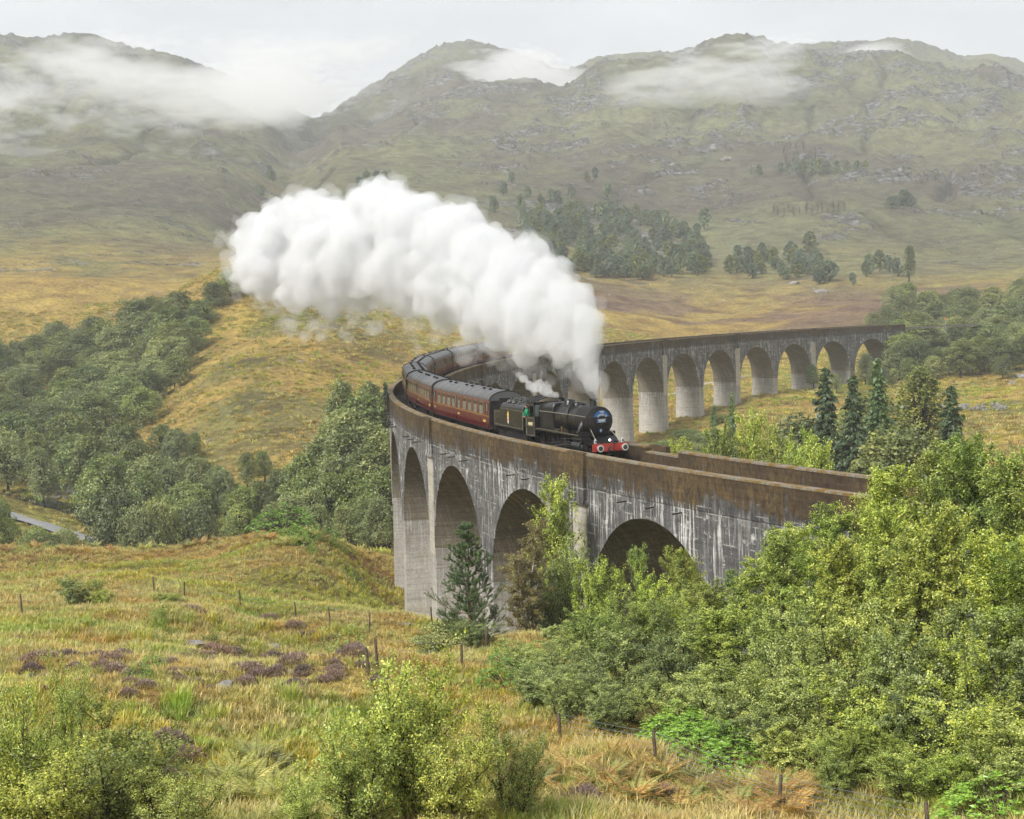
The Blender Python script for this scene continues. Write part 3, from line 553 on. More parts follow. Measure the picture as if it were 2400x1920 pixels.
# saddle, frames, running plate
MB().box(-3.6, -2.3, -0.55, 0.55, 1.2, 1.95).build('smokebox_saddle', M_smk, loco)
MB().box(-11.6, -0.5, -0.62, -0.58, 0.75, 1.45).box(-11.6, -0.5, 0.58, 0.62, 0.75, 1.45).box(-10.0, -4.2, -0.55, 0.55, 1.0, 1.8).build('frames', M_frame, loco)
rp = MB().box(-11.9, -2.45, -1.30, 1.30, 1.72, 1.76)
for sg in (1, -1):
    y0, y1 = sorted((sg*0.6, sg*1.22)); pr = []
    for k in range(7): t = k/6; pr.append((-2.45+0.75*t, 1.72 - 0.44*(0.5-0.5*math.cos(math.pi*t))))
    rp.rings([[(x, y0, z), (x, y1, z), (x, y1, z+0.04), (x, y0, z+0.04)] for x, z in pr])
rpo = rp.box(-1.70, -0.50, -1.22, 1.22, 1.28, 1.32).build('running_plate', M_blk, loco)
for sg in (1, -1):
    y0, y1 = sorted((sg*1.30, sg*1.315)); MB().box(-11.9, -2.45, y0, y1, 1.66, 1.775).build('valance', M_blk, rpo); y0, y1 = sorted((sg*1.316, sg*1.320)); MB().box(-9.8, -2.5, y0, y1, 1.752, 1.770).build('lining', M_line, rpo)
MB().rings([[(-2.3, y, 1.76), (-2.3, y, 1.74), (-1.05, y, 1.33), (-1.05, y, 1.35)] for y in (-0.6, 0.6)]).build('sloping_front_plate', M_blk, loco)
for sg in (1, -1): MB().box(-2.5, -2.2, sg*0.95-0.25, sg*0.95+0.25, 1.77, 1.95).build('step_box', M_blk, loco)
for sg in (1, -1):
    MB().tube([(-1.95, sg*0.68, 2.15), (-0.62, sg*0.83, 1.34)], 0.022, 6).build('stay_rod', M_line, loco)
    MB().tube([(-2.75, sg*0.80, BZ-0.05), (-2.9, sg*0.98, 2.2), (-3.05, sg*1.06, 1.75)], [0.15, 0.14, 0.14], 12).build('steam_pipe', paint('grey_steam_pipe', (0.055, 0.055, 0.06), 0.35), loco, True)
    cyl = MB().lathe([(-3.75, 0.30), (-3.72, 0.36), (-2.38, 0.36), (-2.35, 0.30)], 'x', (0, sg*1.02, 0.98), 22).build('cylinder', M_blk, loco, True, 40)
    MB().lathe([(-2.352, 0.20), (-2.25, 0.18), (-2.25, 0.05)], 'x', (0, sg*1.02, 0.98), 16).build('cylinder_cover', M_gear, cyl, True, 40)
    MB().lathe([(-3.85, 0.14), (-3.85, 0.19), (-2.25, 0.19), (-2.25, 0.14)], 'x', (0, sg*1.02, 1.46), 16).build('valve_chest', M_blk, cyl, True, 40)
    MB().box(-5.4, -3.75, sg*1.02-0.05, sg*1.02+0.05, 1.12, 1.18).box(-5.4, -3.75, sg*1.02-0.05, sg*1.02+0.05, 0.80, 0.86).build('slide_bars', M_gear, loco)
    MB().tube([(-5.2, sg*1.02, 0.98), (-3.7, sg*1.02, 0.98)], 0.045, 8).build('piston_rod', M_gear, loco)
    MB().tube([(-7.94, sg*1.0, 0.62), (-5.1, sg*1.02, 0.98)], 0.06, 6).build('connecting_rod', M_gear, loco)
    MB().box(-10.40, -5.79, sg*0.93-0.03, sg*0.93+0.03, 0.56, 0.68).build('coupling_rod', M_gear, loco)
    MB().tube([(-5.9, sg*1.08, 1.5), (-6.2, sg*1.08, 1.05), (-7.9, sg*1.08, 0.85)], 0.03, 5).tube([(-5.9, sg*1.08, 1.3), (-3.8, sg*1.05, 1.46)], 0.03, 5).tube([(-5.3, sg*1.1, 1.5), (-5.15, sg*1.1, 0.6)], 0.03, 5).build('valve_gear', M_gear, loco)
    MB().box(-6.9, -6.1, sg*1.05-0.13, sg*1.05+0.13, 1.77, 1.93).build('lubricator', M_gear, loco); MB().tube([(-5.75, sg*1.1, 1.76), (-5.75, sg*1.1, 2.15)], 0.03, 6).build('oil_filler', M_brass, loco)
    MB().tube([(-9.8, sg*1.03, BZ+0.28), (-7.5, sg*0.98, BZ+0.30), (-4.0, sg*0.90, BZ+0.30), (-2.1, sg*0.95, BZ+0.30)], 0.02, 6).build('boiler_handrail', M_line, loco)
    sp = MB()
    for k in range(7):
        t = k/6; x0 = -6.72+1.78*t; zt = 1.76
        sp.box(x0, x0+0.29, sg*1.0-0.06, sg*1.0+0.06, zt, zt+0.28*math.sin(math.pi*(0.18+0.64*t)))
    sp.build('splasher', M_blk, loco)
    for x in (-2.0, -3.98): wheel(loco, x, sg*0.78, 0.503, 'bogie_wheel', 10)
    for x in (-5.81, -7.94, -10.38): wheel(loco, x, sg*0.78, 0.915, 'driving_wheel', 19)
    MB().tube([(-1.7, sg*1.1, 1.28), (-1.68, sg*1.1, 0.45)], 0.03, 6).box(-1.8, -1.58, sg*1.1-0.12, sg*1.1+0.12, 0.42, 0.45).build('front_step', M_frame, loco)
beam = MB().box(-0.50, -0.45, -1.24, 1.24, 0.82, 1.32).build('buffer_beam', M_red, loco)
rv = MB()
for k in range(11):
    for z in (0.88, 1.26): rv.lathe([(-0.452, 0.018), (-0.435, 0.014), (-0.432, 0.002)], 'x', (0, -1.15+0.23*k, z), 6)
rv.build('rivets', M_red, beam)
for sg in (1, -1):
    bf = MB().lathe([(-0.45, 0.17), (-0.42, 0.17), (-0.40, 0.12), (-0.14, 0.10), (-0.14, 0.05)], 'x', (0, sg*0.8635, 1.06), 18).build('buffer', M_red, beam, True, 40)
    MB().lathe([(-0.10, 0.10), (-0.06, 0.22), (-0.02, 0.23), (0.0, 0.215), (0.0, 0.155)], 'x', (0, sg*0.8635, 1.06), 26, False).build('white_buffer_rim', M_white, bf, True, 40)
    MB().lathe([(-0.10, 0.08), (0.002, 0.155), (0.008, 0.10), (0.012, 0.01)], 'x', (0, sg*0.8635, 1.06), 20, False).build('buffer_face', M_gear, bf, True, 40)
    lp = MB().box(-0.70, -0.56, sg*0.95-0.07, sg*0.95+0.07, 1.34, 1.56).lathe([(1.56, 0.06), (1.61, 0.04), (1.65, 0.04)], 'z', (-0.63, sg*0.95, 0), 10).build('head_lamp', M_white, loco); MB().lathe([(0, 0.065), (0.03, 0.06)], 'x', (-0.55, sg*0.95, 1.47), 14).build('lens', M_gear, lp)
MB().tube([(-0.46, -0.12, 1.0), (-0.30, -0.16, 0.85), (-0.28, -0.2, 0.6)], 0.04, 8).tube([(-0.5, 0.25, 1.35), (-0.42, 0.25, 1.55), (-0.33, 0.22, 1.3), (-0.35, 0.2, 0.7)], 0.035, 8).build('vacuum_hose', M_frame, loco, True)
MB().lathe([(-0.44, 0.07), (-0.36, 0.05)], 'x', (0, 0, 1.06), 10).tube([(-0.38, 0, 1.06), (-0.30, 0, 0.9), (-0.32, 0, 0.62)], 0.03, 6).build('coupling_hook', M_gear, loco)
el = NT('lit_lamp'); el.p.inputs['Emission Color'].default_value = (1, .97, .9, 1); el.p.inputs['Emission Strength'].default_value = 2; M_lit = el.fin((.9, .9, .9), 0.3)
MB().lathe([(0, 0.07), (0.02, 0.065), (0.03, 0.01)], 'x', (-0.60, 0.05, 1.52), 14).build('lit_headlight', M_lit, loco); MB().box(-0.76, -0.605, -0.04, 0.14, 1.36, 1.61).build('headlight_case', M_blk, loco)
# headboard, number plates, shed plate
hb = MB(); prf = []
for k in range(17): t = math.pi*(0.5+0.36) - k*math.pi*0.72/16; prf.append((0.60*math.cos(t), 0.74*math.sin(t)))
low = [(0.68*x/0.78, 0.80*math.sin(math.pi*0.14)*0+0.36) for x, z in (prf[-1],)]
outl = prf + [(0.42, 0.30), (0.0, 0.38), (-0.42, 0.30)]
n = len(outl); hb.add([(-1.66, y, BZ-0.02+z) for y, z in outl] + [(-1.62, y, BZ-0.02+z) for y, z in outl], [tuple(range(n))[::-1], tuple(range(n, 2*n))] + [(i, (i+1) % n, n+(i+1) % n, n+i) for i in range(n)])
hbo = hb.build('headboard', M_blue, loco)
FR = (math.pi/2, 0, math.pi/2)
text('lettering', 'THE', 0.17, M_white, hbo, (-1.612, 0, BZ+0.60), FR, 0.008)
for i, chh in enumerate('JACOBITE'):
    t = (i-3.5)*0.205; rr = 0.455; e_ = (Matrix.Rotation(-t, 3, 'X') @ Euler(FR).to_matrix()).to_euler()
    text('lettering', chh, 0.17, M_white, hbo, (-1.612, rr*math.sin(t), BZ-0.03+rr*math.cos(t)), e_, 0.006)
npl = MB().box(-1.70, -1.66, -0.30, 0.30, BZ-0.06, BZ+0.13).build('smokebox_number_plate', M_blue, loco)
MB().box(-1.662, -1.655, -0.315, 0.315, BZ-0.075, BZ-0.061).box(-1.662, -1.655, -0.315, 0.315, BZ+0.131, BZ+0.145).build('plate_border', M_white, npl)
text('lettering', '45407', 0.19, M_white, npl, (-1.654, 0, BZ+0.035), FR, 0.010)
shp = MB().rings([[(-1.86, y, z+BZ-0.62) for y, z in ((0.0, -0.13), (0.11, -0.02), (0.09, 0.12), (-0.09, 0.12), (-0.11, -0.02))], [(-1.82, y, z+BZ-0.62) for y, z in ((0.0, -0.13), (0.11, -0.02), (0.09, 0.12), (-0.09, 0.12), (-0.11, -0.02))]]).build('shed_badge', M_blue, loco)
MB().box(-1.819, -1.812, -0.05, 0.05, BZ-0.60, BZ-0.54).box(-1.819, -1.812, -0.03, 0.02, BZ-0.70, BZ-0.62).build('badge_mark', M_white, shp)
# cab
def cabroof(x, r0=0.0):
    pts = []
    for k in range(13): t = -1.0+2.0*k/12; pts.append((x, t*1.33, 3.30+0.60*math.cos(t*1.15)-0.60*math.cos(1.15)+0.24))
    return pts
cb = MB(); a, b_ = cabroof(-10.02), cabroof(-12.05); cb.rings([a + [(p[0], p[1]*0.985, p[2]-0.05) for p in a[::-1]], b_ + [(p[0], p[1]*0.985, p[2]-0.05) for p in b_[::-1]]]); cab = cb.build('cab_roof', M_smk, loco, True, 40)
MB().tube([p for p in [(-10.6, y, z+0.02) for _, y, z in a]], 0.025, 5).tube([(-11.4, y, z+0.02) for _, y, z in a], 0.025, 5).build('roof_rib', M_smk, cab)
for sg in (1, -1):
    y0, y1 = sorted((sg*1.26, sg*1.30)); sd2 = MB().box(-11.65, -10.05, y0, y1, 1.10, 2.52).box(-10.25, -10.05, y0, y1, 2.52, 3.52).box(-11.05, -10.93, y0, y1, 2.52, 3.52).box(-11.65, -10.05, y0, y1, 3.36, 3.545).build('cab_side', M_blk, loco)
    frame_line(-11.58, -10.14, 1.18, 2.42, sg*1.302).build('lining', M_line, sd2)
    text('lettering', '45407', 0.34, M_num, sd2, (-10.86, sg*1.303, 1.98), (math.pi/2, 0, math.pi if sg > 0 else 0), 0.008)
    MB().tube([(-11.72, sg*1.28, 1.2), (-11.72, sg*1.28, 3.0)], 0.02, 6).build('cab_handrail', M_line, loco)
    y0, y1 = sorted((sg*0.62, sg*1.24)); MB().box(-10.06, -10.03, y0, y1, 2.55, 3.35).build('cab_front_window', M_glass, loco)
MB().box(-10.08, -10.06, -1.26, 1.26, 1.76, 3.55).build('cab_front', M_blk, loco); MB().box(-12.0, -10.1, -1.24, 1.24, 1.40, 1.46).build('cab_floor', M_frame, loco)
stand(loco, SBUF, SBUF+12.0)
# driver leaning out of the cab
def person():
    root = bpy.data.objects.new('person', None); link(root)
    tag(root, 'driver in a green jacket leaning out of the locomotive cab', 'person')
    def skin(name, pts, mat, parent):
        me = bpy.data.meshes.new(name); V = [p[0] for p in pts]; E = [(p[1], i) for i, p in enumerate(pts) if p[1] is not None]; me.from_pydata(V, E, [])
        o = link(bpy.data.objects.new(name, me), parent); o.modifiers.new('s', 'SKIN'); 
        for i, p in enumerate(pts): me.skin_vertices[0].data[i].radius = p[2]
        me.skin_vertices[0].data[0].use_root = True
        sb = o.modifiers.new('d', 'SUBSURF'); sb.levels = 2; sb.render_levels = 2; me.materials.append(mat); return o
    jk = plain('green_jacket', (0.0, 0.26, 0.12), 0.8); sk = plain('skin', (0.45, 0.25, 0.18), 0.6)
    # one continuous body: pelvis, chest, neck, head, both arms with hands; legs inside the cab
    pts = [((0, 0, 0.95), None, (0.15, 0.13)), ((0.02, -0.05, 1.18), 0, (0.16, 0.13)), ((0.05, -0.14, 1.42), 1, (0.17, 0.14)), ((0.07, -0.20, 1.53), 2, (0.07, 0.07)),
           ((0.24, -0.22, 1.44), 2, (0.075, 0.075)), ((0.30, -0.36, 1.20), 4, (0.055, 0.055)), ((0.20, -0.42, 1.02), 5, (0.042, 0.042)),
           ((-0.15, -0.20, 1.44), 2, (0.075, 0.075)), ((-0.22, -0.32, 1.20), 7, (0.055, 0.055)), ((-0.12, -0.40, 1.03), 8, (0.042, 0.042)),
           ((0.09, 0, 0.88), 0, (0.10, 0.10)), ((0.10, 0.02, 0.48), 10, (0.075, 0.075)), ((0.10, 0, 0.06), 11, (0.055, 0.055)), ((-0.09, 0, 0.88), 0, (0.10, 0.10)), ((-0.10, 0.02, 0.48), 13, (0.075, 0.075)), ((-0.10, 0, 0.06), 14, (0.055, 0.055))]
    body = skin('body', pts, jk, root)
    hd = MB().lathe([(0, 0.03), (0.03, 0.075), (0.10, 0.095), (0.16, 0.10), (0.22, 0.075), (0.245, 0.02)], 'z', (0.08, -0.23, 1.56), 14).lathe([(0, 0.018), (0.03, 0.02), (0.05, 0.008)], 'z', (0.17, -0.26, 1.63), 8)
    h = hd.build('head', sk, root, True); MB().lathe([(0, 0.102), (0.07, 0.10), (0.10, 0.06), (0.105, 0.01)], 'z', (0.075, -0.225, 1.715), 14).box(0.12, 0.24, -0.31, -0.16, 1.715, 1.73).build('cap', M_frame, h, True, 40)
    for cx_, sgn in ((0.19, 1), (-0.11, -1)):
        f = MB().lathe([(0, 0.02), (0.03, 0.045), (0.09, 0.04), (0.10, 0.01)], 'z', (cx_, -0.43, 0.93), 8)
        for k in range(4): f.tube([(cx_-0.03+0.02*k, -0.45, 0.95), (cx_-0.032+0.021*k, -0.49, 0.93), (cx_-0.03+0.02*k, -0.49, 0.90-0.006*(k % 3))], 0.009, 5)
        f.tube([(cx_+sgn*0.035, -0.43, 0.98), (cx_+sgn*0.06, -0.46, 0.96)], 0.011, 5).build('hand', sk, root, True)
    return root
pers = person(); _m = loco.matrix_world.copy(); pers.matrix_world = _m @ Matrix.Translation((-11.85, -0.93, 1.46)) if False else _m @ Matrix.Translation((-11.88, -0.95, 1.47))
# tender
tend = empty('locomotive_tender', (0, 0, 0), 0, 'black coal tender with a lion crest coupled behind the locomotive cab', 'tender')
tk = MB()
def tsec(x, w=1.28, top=3.05):
    pts = [(x, -w, 1.42)]
    for k in range(6): t = k/5; pts.append((x, -w+0.30*(1-math.cos(t*math.pi/2)), top-0.32+0.42*math.sin(t*math.pi/2)))
    return pts + [(p[0], -p[1], p[2]) for p in pts[::-1]]
tk.rings([tsec(-0.15), tsec(-5.2)]); tank = tk.build('tank', M_blk, tend, True, 35)
MB().box(-6.75, -5.21, -1.28, 1.28, 1.42, 2.55).build('rear_tank', M_blk, tend); 
co = MB(); rngc = np.random.default_rng(4)
for k in range(260):
    x, y = rngc.uniform(-5.0, -0.4), rngc.uniform(-0.9, 0.9); z = 3.12+0.32*(1-(y/0.95)**2)*(0.5+0.5*math.sin(x*1.1)) + rngc.uniform(-.05, .05); r_ = rngc.uniform(.07, .16)
    a = rngc.uniform(.7, 1.1, 6)*r_; co.add([(x+a[0], y, z), (x-a[1], y, z), (x, y+a[2], z), (x, y-a[3], z), (x, y, z+a[4]), (x, y, z-a[5])], [(0,2,4),(2,1,4),(1,3,4),(3,0,4),(2,0,5),(1,2,5),(3,1,5),(0,3,5)])
cl = co.build('coal_load', M_coal, tend); cl['kind'] = 'stuff'
for sg in (1, -1):
    ln = MB(); y = sg*1.284
    for p0, p1 in (((-0.28, 1.50), (-6.68, 1.50)), ((-6.68, 1.50), (-6.68, 2.46)), ((-6.68, 2.46), (-5.35, 2.46)), ((-5.35, 2.46), (-5.28, 2.76)), ((-5.28, 2.76), (-0.28, 2.76)), ((-0.28, 2.76), (-0.28, 1.50))):
        ln.tube([(p0[0], y, p0[1]), (p1[0], y, p1[1])], 0.010, 4)
    ln.build('lining', M_line, tend)
    cr_ = MB(); ys = sorted((sg*1.282, sg*1.292))
    cr_.box(-3.62, -3.38, *ys, 2.12, 2.20).box(-3.66, -3.34, *ys, 2.20, 2.46).box(-3.57, -3.40, *ys, 2.46, 2.60).box(-3.72, -3.66, *ys, 2.28, 2.42).build('gold_lion_crest', M_gold, tend)
    cw_ = MB().lathe([(0, 0.22), (0.001, 0.01)], 'y', (-3.5, sg*1.290, 1.98), 18).box(-3.60, -3.40, *ys, 1.70, 1.90); cw_.build('crest_wheel', M_white, tend)
    MB().box(-3.72, -3.28, *sorted((sg*1.2915, sg*1.294)), 1.94, 2.03).build('crest_band', paint('crest_red', (0.5, 0.06, 0.03), 0.5), tend)
    for x in (-1.35, -3.3, -5.4): wheel(tend, x, sg*0.78, 0.65, 'wheel', 10)
    MB().box(-6.6, -0.2, sg*0.98-0.02, sg*0.98+0.02, 0.55, 1.40).build('tender_frame', M_frame, tend)
MB().box(-6.8, -0.1, -1.25, 1.25, 1.34, 1.415).box(-6.85, -6.8, -1.2, 1.2, 0.85, 1.4).build('soleplate', M_frame, tend)
for sg in (1, -1): MB().lathe([(-7.25, 0.2), (-7.2, 0.22), (-7.15, 0.1), (-6.85, 0.1)], 'x', (0, sg*0.8635, 1.06), 14).build('buffer', M_frame, tend, True, 40)
stand(tend, SBUF+12.1, SBUF+19.4)
# carriages
CL = 19.9
def csec(x, e=0.0):
    pts = [(x, -1.33+e, 1.02), (x, -1.385+e, 1.45), (x, -1.385+e, 1.95)]
    return pts
side_pr = [(1.33, 1.00), (1.385, 1.40), (1.39, 1.80), (1.375, 2.30), (1.33, 2.95), (1.29, 3.12)]
roof_pr = [(1.30, 3.115)] + [(1.30*math.cos(t), 3.12+0.68*math.sin(t)) for t in np.linspace(0.12, math.pi/2, 9)]
roof_pr = roof_pr + [(-y, z) for y, z in roof_pr[::-1][1:]]
def make_carriage():
    root = empty('railway_carriage', (0, 0, 0), 0)
    for sg in (1, -1):
        def sl_(z0, z1, mat, name):
            zs = [z for _, z in side_pr]; ys = [y for y, _ in side_pr]; zz = sorted({z0, z1, *[z for z in zs if z0 < z < z1]})
            out = [(np.interp(z, zs, ys)*sg, z) for z in zz]; b = MB(); prof = out + [(y-sg*0.05, z) for y, z in out[::-1]]
            return b.rings([[(-0.02, y, z) for y, z in prof], [(-CL+0.02, y, z) for y, z in prof]]).build(name, mat, root)
        lower = sl_(1.0, 1.93, M_maroon, 'lower_side'); upper = sl_(1.95, 3.12, M_upper, 'upper_side')
        y0, y1 = sorted((sg*1.37, sg*1.395)); MB().box(-CL+0.02, -0.02, y0, y1, 1.93, 1.95).build('waist_line', M_gold, root)
        y0, y1 = sorted((sg*1.375, sg*1.394)); MB().box(-10.4, -9.7, y0, y1, 1.52, 1.64).box(-1.9, -1.1, y0, y1, 1.45, 1.62).box(-19.2, -18.8, y0, y1, 1.55, 1.68).build('number_transfer', M_gold, root)
        for k in range(9):
            xc = -2.55 - k*1.85
            if k == 4: xc = None
            for (w, h0, h1, x_) in ([(0.48, 2.08, 2.92, xc)] if xc else [(0.22, 2.05, 2.92, -9.95)]):
                f = MB(); zs = [z for _, z in side_pr]; ys = [y for y, _ in side_pr]
                def sk_(x0, x1, z0, z1, off, name, mat, parent):
                    a0, a1 = np.interp(z0, zs, ys)*sg, np.interp(z1, zs, ys)*sg; o_ = off*sg
                    return MB().add([(x0, a0+o_, z0), (x1, a0+o_, z0), (x1, a1+o_, z1), (x0, a1+o_, z1), (x0, a0-0.04*sg, z0), (x1, a0-0.04*sg, z0), (x1, a1-0.04*sg, z1), (x0, a1-0.04*sg, z1)], [(0,1,2,3),(7,6,5,4),(0,4,5,1),(1,5,6,2),(2,6,7,3),(3,7,4,0)]).build(name, mat, parent)
                wf = sk_(x_-w-0.05, x_+w+0.05, h0-0.05, h1+0.05, 0.012, 'window', M_frm, root)
                sk_(x_-w, x_+w, h0, 2.62, 0.018, 'pane', M_glass, wf); sk_(x_-w, x_+w, 2.66, h1, 0.018, 'vent_light', M_vent, wf)
        for x_ in (-0.75, -CL+0.75, -11.2):
            a0 = 1.40*sg; y0, y1 = sorted((sg*1.36, sg*1.398)); d_ = MB().box(x_-0.34, x_-0.32, y0, y1, 1.06, 2.95).box(x_+0.32, x_+0.34, y0, y1, 1.06, 2.95).build('door', M_frame, root)
            y0, y1 = sorted((sg*1.30, sg*1.372)); MB().box(x_-0.24, x_+0.24, y0, y1, 2.10, 2.86).build('door_window', M_glass, d_); y0, y1 = sorted((sg*1.395, sg*1.42)); MB().box(x_+0.2, x_+0.28, y0, y1, 1.85, 1.9).build('handle', M_brass, d_)
    rf = MB().rings([[(x, y, z) for y, z in roof_pr] for x in (-0.0, -CL)], True).build('roof', M_roof, root, True, 35)
    for x in np.arange(-1.2, -CL+0.5, -2.2): MB().tube([(x, y, z+0.004) for y, z in roof_pr], 0.016, 4).build('roof_seam', M_roof, rf)
    for x in (-0.03, -CL+0.03): MB().tube([(x, y*1.01, z+0.01) for y, z in roof_pr], 0.05, 5).build('end_rib', M_frame, rf)
    for k in range(10):
        for y in ((-0.42, 0.42) if k % 3 else (0.42,)):
            x = -1.2 - k*1.95; zt = 3.78 - 0.055
            MB().lathe([(0, 0.05), (0.06, 0.06), (0.08, 0.15), (0.16, 0.15), (0.20, 0.04)], 'z', (x, y, zt-0.02), 10).build('roof_ventilator', M_frame, rf, True, 40)
    for x in (-0.015, -CL+0.015):
        MB().add([(x, y, z) for y, z in [(-1.3, 1.0)] + [(-y, z) for y, z in side_pr[1:-1]] + [(y, z) for y, z in roof_pr[::-1]] + [(y, z) for y, z in side_pr[::-1]]], [tuple(range(1+4+len(roof_pr)+6))]).build('coach_end', M_frame, root)
        sx = 1 if x > -5 else -1; MB().box(*sorted((x+sx*0.02, x+sx*0.24)), -0.55, 0.55, 1.1, 3.3).build('gangway', M_frame, root)
    MB().box(-CL+0.1, -0.1, -1.2, 1.2, 0.80, 0.998).box(-12.5, -7.5, -1.0, 1.0, 0.35, 0.80).box(-CL+0.02, -0.02, -1.36, 1.36, 0.94, 0.999).build('underframe', M_frame, root)
    for xc in (-3.1, -CL+3.1):
        bg_ = MB().box(xc-1.75, xc+1.75, -1.08, -0.98, 0.38, 0.72).box(xc-1.75, xc+1.75, 0.98, 1.08, 0.38, 0.72).box(xc-0.3, xc+0.3, -1.1, 1.1, 0.3, 0.78).build('bogie', M_frame, root)
        for dx in (-1.3, 1.3):
            for y in (-0.78, 0.78): MB().lathe([(-0.065, 0.46), (0.065, 0.46)], 'y', (xc+dx, y, 0.457), 20).build('wheel', M_frame, bg_)
    for sg in (1, -1):
        for x, sx in ((0.0, 1), (-CL, -1)): MB().lathe([(0, 0.08), (sx*0.2, 0.08), (sx*0.2, 0.22), (sx*0.25, 0.2)], 'x', (x, sg*0.8635, 1.06), 12).build('buffer', M_frame, root, True, 40)
    return root
car = make_carriage()
clab = ['maroon carriage with grey roof directly behind the locomotive tender', 'second maroon carriage behind the tender, at the left bend', 'third maroon carriage, turning the tightest part of the bend', 'fourth maroon carriage, with its roof seen just past the bend',
        'fifth maroon carriage, on the far leg after the bend', 'sixth maroon carriage, its windows seen from the inner side under the steam', 'last visible maroon carriage, half hidden by trailing steam']
for i in range(7):
    c_ = car if i == 0 else copy_tree(car)
    tag(c_, clab[i], 'carriage', 'carriages of the train'); s0 = SBUF+19.4+0.3+20.45*i; stand(c_, s0, s0+CL)
# ------------------------------------------------------------------ plants
def leafmat(name, c1, c2, c3=None, trans=0.28, mott=0.0, rough=0.5, patch=None):
    t = NT(name); v = t.attr('var'); oi = t.new('ObjectInfo').outputs['Random']
    st = [(0.0, c1), (0.62, c2)] + ([(1.0, c3)] if c3 else [])
    c = t.ramp(v, *st)
    c = t.mix(1, c, t.ramp(oi, (0.0, (0.66, 0.70, 0.72)), (0.4, (1.0, 1.0, 1.0)), (0.75, (1.18, 1.16, 1.05)), (1.0, (1.34, 1.26, 1.0))), 'MULTIPLY')
    if patch:
        P_ = t.pos(); c = t.mix(1, c, t.ramp(t.noise(P_, 0.22, 3, 0.6), (0.33, patch[0]), (0.48, (1, 1, 1)), (0.66, patch[1])), 'MULTIPLY')
    d = t.new('BsdfDiffuse'); tr = t.new('BsdfTranslucent'); g = t.new('BsdfGlossy'); g.inputs['Roughness'].default_value = rough
    t.l.new(c, d.inputs[0]); t.l.new(t.mix(1, c, (1.15, 1.2, 0.7), 'MULTIPLY'), tr.inputs[0]); g.inputs[0].default_value = (0.8, 0.85, 0.9, 1)
    m1 = t.new('MixShader'); m1.inputs[0].default_value = trans; t.l.new(d.outputs[0], m1.inputs[1]); t.l.new(tr.outputs[0], m1.inputs[2])
    m2 = t.new('MixShader'); m2.inputs[0].default_value = 0.05; t.l.new(m1.outputs[0], m2.inputs[1]); t.l.new(g.outputs[0], m2.inputs[2]); t.l.new(m2.outputs[0], t.out.inputs['Surface'])
    return t.m
def bark(name, c1, c2, sc=8):
    t = NT(name); o = t.new('TexCoord').outputs['Object']; n = t.noise(t.vmul(o, (1, 1, 0.4)), sc, 4, 0.7); return t.fin(t.ramp(n, (0.35, c1), (0.65, c2)), 0.9, 0, 0.1)
L_birch = leafmat('birch_leaf', (0.08, 0.125, 0.020), (0.46, 0.55, 0.105), (0.72, 0.72, 0.19)); L_yel = leafmat('yellowing_birch_leaf', (0.10, 0.13, 0.02), (0.46, 0.52, 0.105), (0.70, 0.66, 0.15))
L_will = leafmat('willow_leaf', (0.06, 0.095, 0.024), (0.45, 0.52, 0.145), (0.74, 0.76, 0.30)); L_oak = leafmat('woodland_leaf', (0.055, 0.078, 0.026), (0.21, 0.245, 0.080), (0.36, 0.36, 0.115))
L_fresh = leafmat('fresh_leaf', (0.07, 0.12, 0.020), (0.42, 0.54, 0.085), (0.70, 0.75, 0.17)); L_rhod = leafmat('rhododendron_leaf', (0.07, 0.16, 0.02), (0.26, 0.44, 0.06), (0.45, 0.60, 0.11), 0.15, rough=0.35)
L_brown = leafmat('bronzed_birch_leaf', (0.14, 0.11, 0.03), (0.42, 0.33, 0.10), (0.62, 0.46, 0.14)); L_spr = leafmat('spruce_needle', (0.035, 0.062, 0.026), (0.10, 0.145, 0.055), (0.17, 0.21, 0.075), 0.1)
L_pine = leafmat('pine_needle', (0.058, 0.104, 0.035), (0.128, 0.196, 0.061), (0.203, 0.261, 0.087), 0.1); L_far = leafmat('plantation_needle', (0.085, 0.135, 0.090), (0.20, 0.255, 0.155), None, 0.2)
L_larch = leafmat('bare_larch_twig', (0.12, 0.10, 0.085), (0.21, 0.175, 0.14)); L_heath = leafmat('heather_flower', (0.10, 0.070, 0.045), (0.19, 0.125, 0.095), (0.32, 0.225, 0.22), 0.1); L_brack = leafmat('bracken_frond', (0.18, 0.22, 0.05), (0.40, 0.42, 0.12), (0.58, 0.52, 0.18), 0.3)
L_rust = leafmat('rusty_bracken_frond', (0.24, 0.13, 0.04), (0.46, 0.29, 0.09), (0.62, 0.46, 0.14), 0.25); L_grass = leafmat('moor_grass_blade', (0.22, 0.23, 0.055), (0.49, 0.405, 0.140), (0.68, 0.54, 0.23), 0.3, patch=((0.74, 0.94, 0.64), (0.90, 0.69, 0.50))); L_rush = leafmat('green_rush_blade', (0.17, 0.22, 0.03), (0.40, 0.40, 0.065), (0.58, 0.46, 0.10), 0.25, patch=((0.65, 0.95, 0.6), (1.15, 0.95, 0.6)))
L_mida = leafmat('alder_leaf', (0.06, 0.095, 0.030), (0.27, 0.335, 0.100), (0.46, 0.49, 0.15)); L_midb = leafmat('sallow_leaf', (0.07, 0.10, 0.038), (0.31, 0.345, 0.135), (0.50, 0.50, 0.20))
B_birch = bark('birch_bark', (0.16, 0.13, 0.10), (0.60, 0.55, 0.48), 5); B_dark = bark('dark_bark', (0.025, 0.02, 0.016), (0.075, 0.06, 0.048)); B_pine = bark('pine_bark', (0.07, 0.04, 0.025), (0.20, 0.11, 0.065))
